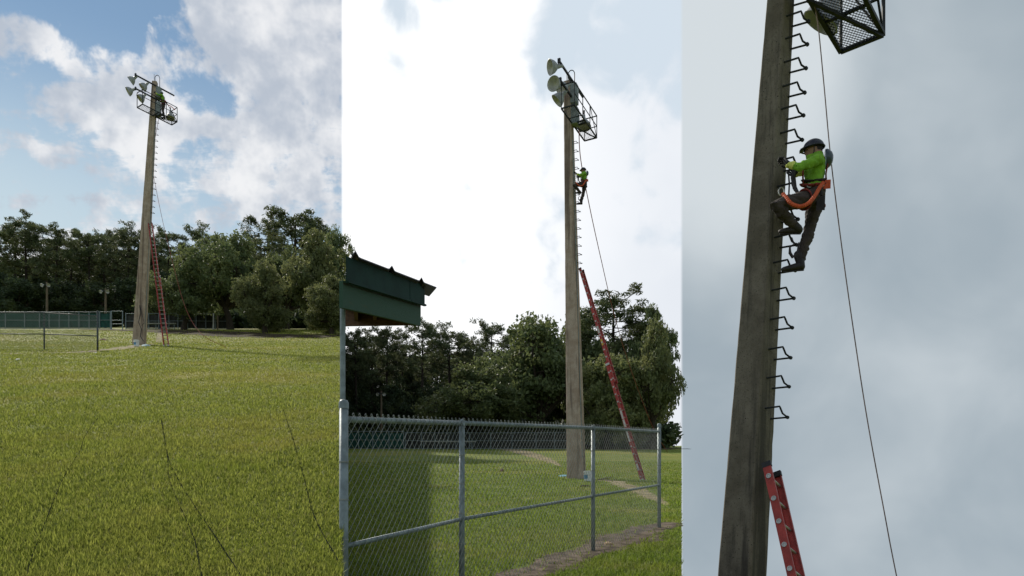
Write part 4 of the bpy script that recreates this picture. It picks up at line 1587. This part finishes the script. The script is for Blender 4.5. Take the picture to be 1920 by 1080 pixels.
m.box((cA + cC) / 2 + up * hT * 0.27 - sn * 0.04 * (1 if sn.x < 0 else -1) * -1, (cC - cA) / 2 * 0.98, sn * 0.02, up * hT * 0.27)
m.build('end_board', rawwood, dug)
m = MB()                                                # roof deck boards seen from below
tri = [cA, cB, cC]
o_ = [q + up * hT * 0.46 for q in tri]
o2 = [q + up * hT * 0.50 for q in tri]
m.add(o_ + o2, [(0, 1, 2), (5, 4, 3), (0, 3, 4, 1), (1, 4, 5, 2), (2, 5, 3, 0)])
m.build('roof_deck', rawwood, dug)
for t in (0.18, 0.42, 0.66, 0.88):                      # rafters
    a = cB.lerp(cA, t) + up * hT * 0.30
    b = cC.lerp(cA, t) + up * hT * 0.30
    a, b = a.lerp(b, 0.06) - fn * 0.05, a.lerp(b, 0.97)
    m = MB()
    m.bar(a, b, 0.045, hT * 0.30)
    m.build('rafter', rawwood, dug)
ov = fn * 0.10                                          # corrugated sheets, overhanging
dd = (cA - cB)
m = MB()
vs, fs = [], []
N_ = 64
back = cC - cB
for i in range(N_ + 1):
    t = i / N_ * 1.14
    q = cB + dd * t + up * (hT * 1.03)
    ph = ((i + 10) % 24) / 24.0
    rib = 0.05 * max(0.0, 1 - abs(ph - 0.5) / 0.09)
    q = q + up * rib
    bk = (cC + (cA - cC) * min(1.0, t) + (dd * max(0.0, t - 1.0)) + up * (hT * 1.03 + rib - 0.10))
    vs += [q + ov, bk, q + ov - up * 0.012, bk - up * 0.012]
for i in range(N_):
    a, b = 4 * i, 4 * i + 4
    fs += [(a, b, b + 1, a + 1), (a + 3, b + 3, b + 2, a + 2), (a + 2, b + 2, b, a), (a + 1, b + 1, b + 3, a + 3)]
m.add(vs, fs)
m.build('roof_sheet', roofm, dug)
for Yp in (8.35, 10.15):
    x = (642.5 - 960) / F * Yp
    m = MB()
    m.tube([(x, Yp, zm(x, Yp) - 0.3), (x, Yp, cB.z + hT * 0.45)], 0.028, 10)
    m.build('post', galv, dug)

# ------------------------------------------------------------------ bucket, cloths, scraps
def bucket(p, h, r, label, blue_side):
    root = empty('bucket', p, label, 'bucket')
    m = MB()
    m.lathe(p, Vector((0, 0, 1)), [(0, 0.001), (0, r * 0.86), (h * 0.02, r * 0.88), (h * 0.86, r * 0.98), (h * 0.87, r * 1.06), (h * 0.93, r * 1.06), (h * 0.94, r), (h, r), (h, r * 0.95), (h * 0.25, r * 0.86), (h * 0.25, 0.001)], 24)
    m.build('shell', whitep, root, smooth=False)
    m = MB()
    vs, fs = [], []
    for k in range(9):
        a = blue_side + (k - 4) * 0.16
        for z, rr in ((h * 0.22, r * 0.91), (h * 0.62, r * 0.96)):
            vs.append(p + Vector((math.cos(a) * (rr + 0.003), math.sin(a) * (rr + 0.003), z)))
    for k in range(8):
        fs.append((2 * k, 2 * k + 2, 2 * k + 3, 2 * k + 1))
    m.add(vs, fs)
    m.build('printed_label', bluep, root)
    m = MB()
    m.tube([p + Vector((math.cos(a) * r * 1.07, -abs(math.sin(a)) * r * 1.07, h * (0.9 - 0.35 * math.sin(a)))) for a in [math.pi * k / 10 for k in range(11)]], 0.006, 5)
    m.build('handle', alum, root)


bucket(gl(256, 650), 0.42, 0.165, 'white bucket standing at the foot of the lawn pole', -2.0)
bucket(gm(1102, 903), 0.42, 0.17, 'white and blue bucket at the foot of the pole behind the chain link fence', -2.3)


def heap(name, label, c, rx, ry, h, m_, cat, zf, seed=0):
    mb = MB()
    vs, fs = [], []
    nr, na = 5, 18
    for i in range(nr + 1):
        t = i / nr
        for k in range(na):
            a = 6.283 * k / na
            q = 1 + 0.30 * mnoise.noise((math.cos(a) * 1.5, math.sin(a) * 1.5, seed))
            x = c.x + math.cos(a) * rx * t * q
            y = c.y + math.sin(a) * ry * t * q
            z = zf(x, y) + h * (1 - t * t) * (0.55 + 0.8 * abs(mnoise.noise((x * 7, y * 7, seed)))) + 0.02 - 0.035 * (t == 1)
            vs.append((x, y, z))
    for i in range(nr):
        for k in range(na):
            k2 = (k + 1) % na
            fs.append((i * na + k, (i + 1) * na + k, (i + 1) * na + k2, i * na + k2))
    mb.add(vs, fs)
    return tag(mb.build(name, m_), label, cat)


heap('tarp', 'crumpled pale blue tarp beside the white bucket on the lawn', gl(274, 649), 0.28, 0.5, 0.16, cloth_b, 'tarp', zl, 1)
heap('tarp', 'flat blue cloth lying at the base of the pole behind the chain link fence', gm(1058, 893.5), 0.30, 0.6, 0.07, mat('blue_cloth', (0.16, 0.40, 0.52), 0.8, 0.3, 12.0), 'cloth', zm, 2)
paper = mat('paper_scrap', (0.62, 0.62, 0.58), 0.8, 0.2, 6.0)
for p, lb in ((gl(33, 675), 'white paper scrap on the lawn near the wire fence'), (gl(180, 662.5), 'tiny white scrap at the end post of the wire fence')):
    heap('paper_scrap', lb, p, 0.10, 0.14, 0.05, paper, 'litter', zl, 3)
leafb = mat('dead_leaf', (0.14, 0.06, 0.03), 0.8, 0.4, 9.0)
heap('leaf_clump', 'brown leaf clump in the lawn behind the wire fence end post', gl(193, 640), 0.35, 0.4, 0.16, leafb, 'leaves', zl, 5)
heap('leaf_clump', 'brown leaf clump in the field behind the chain link fence', gm(941, 884), 0.16, 0.25, 0.14, leafb, 'leaves', zm, 6)
heap('leaf_clump', 'pale dead leaf on the bare earth strip under the fence', gm(1141, 1022), 0.07, 0.07, 0.04, mat('pale_leaf', (0.40, 0.27, 0.15), 0.8, 0.3, 9.0), 'leaves', zm, 7)
for k, (px, py, dx, dy) in enumerate([(1097, 913, 20, 0), (1135, 901, 24, -5)]):
    a, b = gm(px - dx / 2, py), gm(px + dx / 2, py + dy)
    m = MB()
    m.tube([a + up * 0.03, a.lerp(b, 0.5) + up * 0.05, b + up * 0.03], [0.03, 0.025, 0.018], 6)
    tag(m.build('stick', woodpole), ['short stick in the grass before the bucket', 'thin stick on the dirt path by the ladder'][k], 'stick')
# loose wire hanging down the lawn pole
m = MB()
q = bL
m.tube([q + Vector((0.22, -0.40, 2.6)), q + Vector((0.30, -0.46, 2.0)), q + Vector((0.18, -0.48, 1.4)), q + Vector((0.40, -0.52, 0.9)), q + Vector((0.34, -0.55, 0.4)), q + Vector((0.60, -0.6, 0.03))], 0.025, 6)
m.tube([q + Vector((0.25, -0.42, 2.5)), q + Vector((0.5, -0.52, 1.7)), q + Vector((0.62, -0.6, 1.3)), q + Vector((0.45, -0.6, 1.1))], 0.018, 6)
m.build('hanging_cable', black, poleL)

# ------------------------------------------------------------------ people
def seg_dist(p, a, b):
    ab = b - a
    t = max(0.0, min(1.0, (p - a).dot(ab) / max(ab.length_squared, 1e-9)))
    return (p - (a + ab * t)).length, t


def hand(mb, wrist, palm_c, fdir, across, s=1.0):
    """gloved hand closed round a bar: palm, four curled fingers, thumb from the side"""
    fdir = fdir.normalized()
    across = (across - fdir * across.dot(fdir)).normalized()
    nrm = fdir.cross(across).normalized()
    mb.tube([wrist - (palm_c - wrist) * 0.3, wrist, palm_c], [(0.034 * s, 0.026 * s), (0.036 * s, 0.026 * s), (0.043 * s, 0.019 * s)], 10, lat=across, round_ends=True)
    for k, ln in enumerate((0.9, 1.05, 1.0, 0.8)):
        o = palm_c + across * (k - 1.5) * 0.021 * s + fdir * 0.016 * s
        p1 = o + fdir * 0.034 * ln * s + nrm * 0.008 * s
        p2 = p1 + fdir * 0.012 * ln * s + nrm * 0.030 * ln * s
        p3 = p2 - fdir * 0.022 * ln * s + nrm * 0.012 * ln * s
        mb.tube([o, p1, p2, p3], [0.0105 * s, 0.010 * s, 0.0095 * s, 0.0085 * s], 7, round_ends=True)
    o = wrist.lerp(palm_c, 0.45) + across * 0.034 * s
    p1 = o + across * 0.022 * s + fdir * 0.02 * s + nrm * 0.012 * s
    p2 = p1 + fdir * 0.022 * s + nrm * 0.020 * s - across * 0.012 * s
    mb.tube([o, p1, p2], [0.013 * s, 0.0115 * s, 0.0095 * s], 7, round_ends=True)


def boot(mb, ankle, heel, toe, side):
    f = (toe - heel).normalized()
    u = side.cross(f).normalized()
    if u.z < 0:
        u = -u
    L = (toe - heel).length
    mb.tube([ankle + (ankle - heel).normalized() * 0.07, ankle, heel.lerp(toe, 0.15) + u * 0.055], [0.056, 0.056, 0.05], 12, round_ends=True)
    mb.tube([heel + f * 0.03 + u * 0.045, heel + f * L * 0.35 + u * 0.05, heel + f * L * 0.65 + u * 0.042, heel + f * L * 0.92 + u * 0.034],
            [(0.040, 0.045), (0.042, 0.050), (0.048, 0.040), (0.040, 0.032)], 12, lat=side, round_ends=True)
    mb.tube([heel + f * 0.02 + u * 0.008, heel + f * L * 0.4 + u * 0.010, heel + f * L * 0.7 + u * 0.008, heel + f * L * 0.94 + u * 0.010],
            [(0.044, 0.013), (0.044, 0.013), (0.052, 0.013), (0.044, 0.013)], 12, lat=side, round_ends=True)


def person(label, J, fwd, base, group=None, helmet='dark', backpack=True, lanyard=None, voxel=0.012):
    """J: joints in world space; one continuous body surface, clothing and gear as children"""
    root = empty('person', base, label, 'person', group)
    side = (J['shl'] - J['shr']).normalized()             # towards the person's left
    tors = J['chest'] - J['pelvis']
    raw = MB()
    raw.tube([J['pelvis'] - tors * 0.10, J['pelvis'], J['waist'], J['waist'].lerp(J['chest'], 0.55), J['chest'], J['chest'].lerp(J['neck'], 0.75)],
             [(0.135, 0.115), (0.165, 0.135), (0.145, 0.112), (0.160, 0.122), (0.175, 0.125), (0.115, 0.085)], 18, lat=side, round_ends=True)
    raw.tube([J['chest'].lerp(J['neck'], 0.6), J['neck'], J['head']], [0.075, 0.058, 0.060], 12, round_ends=True)
    hu = (J['headtop'] - J['head']).normalized()
    hf = (fwd - hu * fwd.dot(hu)).normalized()
    hs_ = hu.cross(hf)
    raw.ellipsoid(J['head'] + hu * 0.015, hs_ * 0.076, hf * 0.096, hu * 0.118, 18, 12)
    raw.ellipsoid(J['head'] + hf * 0.055 - hu * 0.065, hs_ * 0.052, hf * 0.048, hu * 0.050, 12, 8)       # jaw
    raw.tube([J['head'] + hf * 0.088 + hu * 0.022, J['head'] + hf * 0.112 - hu * 0.018, J['head'] + hf * 0.090 - hu * 0.026], [0.010, 0.015, 0.014], 8, round_ends=True)   # nose
    raw.tube([J['head'] + hf * 0.082 + hu * 0.032 - hs_ * 0.04, J['head'] + hf * 0.092 + hu * 0.034, J['head'] + hf * 0.082 + hu * 0.032 + hs_ * 0.04], 0.013, 8, round_ends=True)  # brow
    raw.tube([J['head'] + hf * 0.088 - hu * 0.052 - hs_ * 0.022, J['head'] + hf * 0.096 - hu * 0.052, J['head'] + hf * 0.088 - hu * 0.052 + hs_ * 0.022], 0.010, 8, round_ends=True)  # lips
    for s in (-1, 1):
        raw.ellipsoid(J['head'] + hs_ * s * 0.080 - hu * 0.005 - hf * 0.005, hs_ * 0.012, hf * 0.020, hu * 0.032, 10, 6)
    for s in 'lr':
        raw.tube([J['chest'].lerp(J['sh' + s], 0.45), J['sh' + s], J['sh' + s].lerp(J['el' + s], 0.5), J['el' + s], J['el' + s].lerp(J['wr' + s], 0.4), J['wr' + s]],
                 [0.085, 0.076, 0.060, 0.050, 0.050, 0.036], 14, round_ends=True)
        raw.tube([J['pelvis'].lerp(J['hip' + s], 0.5), J['hip' + s], J['hip' + s].lerp(J['kn' + s], 0.35), J['hip' + s].lerp(J['kn' + s], 0.75), J['kn' + s], J['kn' + s].lerp(J['an' + s], 0.30), J['kn' + s].lerp(J['an' + s], 0.7), J['an' + s]],
                 [0.110, 0.108, 0.100, 0.078, 0.070, 0.070, 0.062, 0.054], 14, round_ends=True)
    tmp = raw.build('body_raw', skin, None)
    rm = tmp.modifiers.new('r', 'REMESH')
    rm.mode = 'VOXEL'
    rm.voxel_size = voxel
    sm = tmp.modifiers.new('s', 'SMOOTH')
    sm.factor = 0.5
    sm.iterations = 3
    dg = bpy.context.evaluated_depsgraph_get()
    me = bpy.data.meshes.new_from_object(tmp.evaluated_get(dg))
    bpy.data.objects.remove(tmp)
    me.name = 'body'
    me.materials.clear()
    for mt in (shirt, cuff, trouser, skin, kneem):
        me.materials.append(mt)
    segs = [(J['waist'].lerp(J['pelvis'], 0.25), J['neck'].lerp(J['chest'], 0.2), 0, 0.15), (J['pelvis'], J['pelvis'] - tors * 0.15, 2, 0.15), (J['neck'], J['headtop'], 3, 0.09)]
    for s in 'lr':
        segs += [(J['sh' + s], J['el' + s], 0, 0.07), (J['el' + s], J['wr' + s], 10, 0.05), (J['hip' + s], J['kn' + s], 2, 0.10), (J['kn' + s], J['an' + s], 20, 0.07)]
    off = Vector(base)
    fr = []
    neckcut = J['neck'].lerp(J['head'], 0.25)
    for p in me.polygons:
        c = p.center
        best, bm_ = 1e9, 0
        for a, b, k, r in segs:
            d, t = seg_dist(c, a, b)
            d -= r
            if d < best:
                best = d
                if k == 10:
                    k = 1 if t > 0.38 else 0
                if k == 20:
                    k = 4 if t < 0.12 else 2
                bm_ = k
        if (c - J['head']).length < 0.155 and (c - neckcut).dot(hu) > -0.01:
            bm_ = 3
        fr.append(bm_)
    me.polygons.foreach_set('material_index', fr)
    me.polygons.foreach_set('use_smooth', [True] * len(fr))
    # cloth folds: small displacement along the normals
    for v in me.vertices:
        q = v.co
        k = mnoise.noise((q.x * 8, q.y * 8, q.z * 24)) * 0.017 + mnoise.noise((q.x * 20, q.y * 20, q.z * 46)) * 0.008
        hd = (q - J['head']).length
        if hd > 0.19:
            v.co = q + v.normal * k
        v.co -= off
    me.update()
    bo = bpy.data.objects.new('body', me)
    COL.objects.link(bo)
    bo.parent = root
    # gloves, boots
    for s in 'lr':
        m = MB()
        fd = J['ha' + s] - J['wr' + s]
        hand(m, J['wr' + s], J['ha' + s], fd, J.get('across' + s, Vector((0, 0, 1))), 1.12)
        m.build('glove', glovem, root, smooth=True)
        m = MB()
        boot(m, J['an' + s], J['he' + s], J['to' + s], side)
        m.build('boot', bootm, root, smooth=True)
    # eyes and hair
    m = MB()
    for s in (-1, 1):
        m.ellipsoid(J['head'] + hf * 0.084 + hu * 0.012 + hs_ * s * 0.032, hs_ * 0.013, hf * 0.010, hu * 0.008, 8, 6)
    m.build('eyes', black, root, smooth=True)
    m = MB()
    m.ellipsoid(J['head'] - hf * 0.022 + hu * 0.012, hs_ * 0.084, hf * 0.084, hu * 0.108, 14, 10)
    m.build('hair', hairm, root, smooth=True)
    # helmet: dome with brim and rim
    hm_ = helmm if helmet == 'dark' else helmw
    hc = J['head'] + hu * 0.045
    m = MB()
    vs, fs = [], []
    n, mm = 22, 9
    for i in range(mm + 1):
        t = (math.pi / 2) * (i / mm)
        for k in range(n):
            a = 6.283185 * k / n
            vs.append(hc + (hs_ * math.cos(a) * 0.108 + hf * math.sin(a) * 0.130) * max(0.01, math.cos(t)) + hu * (0.112 * math.sin(t) - 0.012))
    for i in range(mm):
        for k in range(n):
            k2 = (k + 1) % n
            fs.append((i * n + k, i * n + k2, (i + 1) * n + k2, (i + 1) * n + k))
    fs.append(tuple(range(mm * n, mm * n + n)))
    fs.append(tuple(range(n - 1, -1, -1)))
    m.add(vs, fs)
    he = m.build('helmet', hm_, root, smooth=True)
    m = MB()
    m.tube([hc + hs_ * math.cos(a) * 0.110 + hf * (math.sin(a) * 0.132 + 0.032 * max(0.0, math.sin(a))) - hu * 0.014 for a in [6.283185 * k / 24 for k in range(25)]], 0.009, 6, cap=False)
    m.box(hc + hf * 0.142 - hu * 0.016, hs_ * 0.055, hf * 0.024, hu * 0.004)
    m.build('brim', hm_, he, smooth=True)
    m = MB()
    m.tube([J['head'] + hs_ * 0.088 + hu * 0.03, J['head'] + hs_ * 0.075 - hu * 0.05 + hf * 0.02, J['head'] + hf * 0.05 - hu * 0.118, J['head'] - hs_ * 0.075 - hu * 0.05 + hf * 0.02, J['head'] - hs_ * 0.088 + hu * 0.03], 0.007, 5)
    m.build('chin_strap', darkweb, he)
    # harness
    bk = -fwd
    w_ = J['waist'].lerp(J['pelvis'], 0.28)
    tx = tors.normalized()
    ff = (fwd - tx * fwd.dot(tx)).normalized()
    ring = lambda c, rs, rf, k0=0, k1=24, n=24: [c + side * math.cos(6.283185 * k / n) * rs + ff * math.sin(6.283185 * k / n) * rf for k in range(k0, k1 + 1)]
    m = MB()
    m.tube(ring(w_, 0.176, 0.146), [(0.038, 0.016)] * 25, 8, cap=False, lat=None)
    m.build('harness_belt', redweb, root, smooth=True)
    m = MB()
    m.tube(ring(J['waist'].lerp(J['chest'], 0.02), 0.166, 0.134), [(0.03, 0.012)] * 25, 8, cap=False)
    m.build('tool_belt', darkweb, root, smooth=True)
    for s, g in (('l', 1), ('r', -1)):
        m = MB()
        cs = J['chest']
        m.tube([w_ + side * g * 0.10 + ff * 0.130, J['waist'].lerp(cs, 0.5) + side * g * 0.085 + ff * 0.142, cs + side * g * 0.085 + ff * 0.145, cs.lerp(J['neck'], 0.78) + side * g * 0.085 + ff * 0.05,
                cs.lerp(J['neck'], 0.78) + side * g * 0.075 - ff * 0.075, cs + side * g * 0.06 - ff * 0.142, J['waist'].lerp(cs, 0.4) + side * g * 0.05 - ff * 0.135, w_ - ff * 0.142 + side * g * 0.07],
               [(0.020, 0.008)] * 8, 6)
        m.build('shoulder_strap', redweb, root, smooth=True)
        h = J['hip' + s].lerp(J['kn' + s], 0.20)
        ax = (J['kn' + s] - J['hip' + s]).normalized()
        s1, s2 = frame(ax)
        m = MB()
        m.tube([h + (s1 * math.cos(a) + s2 * math.sin(a)) * 0.113 for a in [6.283185 * k / 18 for k in range(19)]], [(0.022, 0.010)] * 19, 6, cap=False)
        m.build('leg_strap', redweb, root, smooth=True)
    m = MB()
    pb = w_ - ff * 0.16
    m.box(pb + side * 0.02, side * 0.07, ff * 0.035, tx * 0.055)
    m.box(pb - tx * 0.01 + side * 0.10 + ff * 0.05, side * 0.03, ff * 0.05, tx * 0.045)
    m.build('back_pad', orange, root)
    m = MB()
    q = J['hip' + 'l'] - ff * 0.10 - tx * 0.06 + side * 0.05
    m.box(q, side * 0.03, ff * 0.05, tx * 0.09)
    m.tube([q + tx * 0.09, q + tx * 0.15], 0.02, 6)
    m.build('tool_pouch', darkweb, root)
    for q in (w_ + side * 0.17 + ff * 0.06, w_ + side * 0.15 - ff * 0.09):
        m = MB()
        m.tube([q + (tx * math.cos(a) + ff * math.sin(a)) * 0.024 for a in [6.283185 * k / 12 for k in range(13)]], 0.006, 5, cap=False)
        m.build('buckle_ring', alum, root)
    if backpack:
        c = J['chest'].lerp(J['neck'], 0.55) - ff * 0.115
        m = MB()
        m.lathe(c + ff * 0.02, -ff, [(0, 0.001), (0, 0.115), (0.02, 0.118), (0.045, 0.108), (0.075, 0.085), (0.095, 0.05), (0.10, 0.001)], 22, hint=side)
        hb = m.build('spare_hard_hat', helmb, root, smooth=True)
        m = MB()
        m.tube([c + ff * 0.012 + (side * math.cos(a) + tx * math.sin(a)) * 0.118 for a in [6.283185 * k / 24 for k in range(25)]], 0.008, 6, cap=False)
        m.build('rim', helmw, hb, smooth=True)
    if lanyard:
        m = MB()
        pts = []
        P = [Vector(p) for p in lanyard]
        for i in range(len(P) - 1):
            p0, p1, p2, p3 = P[max(i - 1, 0)], P[i], P[i + 1], P[min(i + 2, len(P) - 1)]
            for k in range(9):
                t = k / 9
                pts.append(0.5 * ((2 * p1) + (p2 - p0) * t + (2 * p0 - 5 * p1 + 4 * p2 - p3) * t * t + (3 * p1 - p0 - 3 * p2 + p3) * t ** 3))
        pts.append(P[-1])
        m.tube(pts, [0.021 + 0.0045 * (i % 2) for i in range(len(pts))], 9)
        m.build('lanyard', orange, root)
        m = MB()
        q = P[0]
        m.tube([q + Vector((0.035 * math.cos(a) - 0.02, 0, 0.05 * math.sin(a) + 0.03)) for a in [6.283185 * k / 12 for k in range(13)]], 0.008, 6, cap=False)
        m.build('carabiner', alum, root)
    return root


Y0 = 10.05
JR = dict(
    pelvis=at(1527, 366, Y0), waist=at(1526, 339, Y0), chest=at(1529, 310, Y0), neck=at(1533, 291, Y0), head=at(1526, 283, Y0), headtop=at(1524.5, 266, Y0),
    shl=at(1534, 299, Y0 - 0.175), ell=at(1499, 314, 9.72), wrl=at(1477, 307, 9.82), hal=at(1471, 302.5, 9.87),
    shr=at(1532, 299, Y0 + 0.175), elr=at(1506, 322, 10.30), wrr=at(1492, 326, 10.18), har=at(1487, 324, 10.12),
    hipl=at(1523, 372, Y0 - 0.10), knl=at(1452, 384, 9.70), anl=at(1490, 424, 9.84), hel=at(1503, 439, 9.86), tol=at(1460, 440, 9.92),
    hipr=at(1530, 374, Y0 + 0.10), knr=at(1518, 430, 10.14), anr=at(1500, 488, 10.10), her=at(1507, 507, 10.10), tor=at(1466, 511, 10.06),
    acrossl=Vector((0.2, 0.9, -0.2)), acrossr=Vector((0.1, -0.8, 0.4)))
lan = [at(1468, 364, 9.80), at(1474, 371, 9.70), at(1484, 382, 9.62), at(1500, 387, 9.60), at(1516, 381, 9.62), at(1528, 367, 9.70), at(1536, 353, 9.80), at(1543, 343, 9.88)]
climber = person('climber in lime shirt and orange harness on the dark pole close up', JR, Vector((-0.95, 0.18, -0.22)), at(1500, 512, 10.08), lanyard=lan)
# dark sling clipped between the boots
m = MB()
m.tube([at(1484, 446, 9.95), at(1489, 458, 9.9), at(1481, 463, 9.9), at(1481, 474, 9.9), at(1486, 482, 9.9), at(1495, 476, 9.95), at(1498, 455, 10.0)], [0.012, 0.010, 0.014, 0.02, 0.02, 0.016, 0.01], 6)
m.build('foot_sling', darkweb, climber)
m = MB()
m.tube([at(1489, 318, 10.0), at(1487, 332, 9.95), at(1490, 352, 9.9), at(1497, 364, 9.85)], [0.022, 0.030, 0.026, 0.018], 8)
m.tube([at(1478, 320, 10.0), at(1480, 345, 9.98), at(1479, 365, 9.98)], 0.010, 6)
m.build('positioning_strap', darkweb, climber)


def copy_tree(o, parent=None):
    c = o.copy()
    COL.objects.link(c)
    c.parent = parent
    for ch in list(o.children):
        copy_tree(ch, c)
    return c


# the same climber on the pole behind the fence
cm = copy_tree(climber)
cm['label'] = 'climber in lime shirt and orange harness halfway up the pole behind the chain link fence'
zwork = at(1084, 388, bM.y).z - bM.z
axm = pole_axis(bM, -0.022, zwork)
axr = pole_axis(bR, leanR, climber.location.z - bR.z)
delta = Vector(climber.location) - axr
rot = Matrix.Rotation(R(14), 3, 'Z')
cm.location = axm + rot @ delta + Vector((0.02, 0, 0))
cm.rotation_euler = (0, R(-3.0), R(14))

# worker standing on the lawn pole's platform
pc = cL + laL * 0.46 + waL * 0.34 + Vector((0, 0, 0.035))
f_ = Vector((-0.94, -0.34, 0)).normalized()
sd_ = Vector((0, 0, 1)).cross(f_)                         # towards his left


def pp(f, s, z):
    return pc + f_ * f + sd_ * s + Vector((0, 0, z))


JL = dict(
    pelvis=pp(0, 0, 0.96), waist=pp(0.01, 0, 1.12), chest=pp(0.05, 0, 1.36), neck=pp(0.09, 0, 1.52), head=pp(0.13, 0, 1.64), headtop=pp(0.14, 0, 1.78),
    shl=pp(0.07, 0.19, 1.44), ell=pp(0.30, 0.24, 1.36), wrl=pp(0.48, 0.16, 1.52), hal=pp(0.54, 0.14, 1.56),
    shr=pp(0.07, -0.19, 1.44), elr=pp(0.28, -0.26, 1.28), wrr=pp(0.46, -0.16, 1.36), har=pp(0.52, -0.14, 1.38),
    hipl=pp(0, 0.10, 0.92), knl=pp(0.05, 0.12, 0.50), anl=pp(-0.02, 0.13, 0.10), hel=pp(-0.09, 0.13, 0.0), tol=pp(0.20, 0.15, 0.0),
    hipr=pp(0, -0.10, 0.92), knr=pp(0.03, -0.12, 0.50), anr=pp(-0.06, -0.13, 0.10), her=pp(-0.13, -0.13, 0.0), tor=pp(0.16, -0.15, 0.0))
lan2 = [pp(-0.15, 0.05, 1.05), pp(-0.28, 0.15, 0.85), pp(-0.45, 0.25, 0.75), pp(-0.65, 0.30, 0.60), pp(-0.78, 0.3, 0.50)]
person('worker in lime shirt and helmet standing on the platform of the lawn pole', JL, f_, pc, helmet='pale', backpack=False, lanyard=lan2, voxel=0.02)
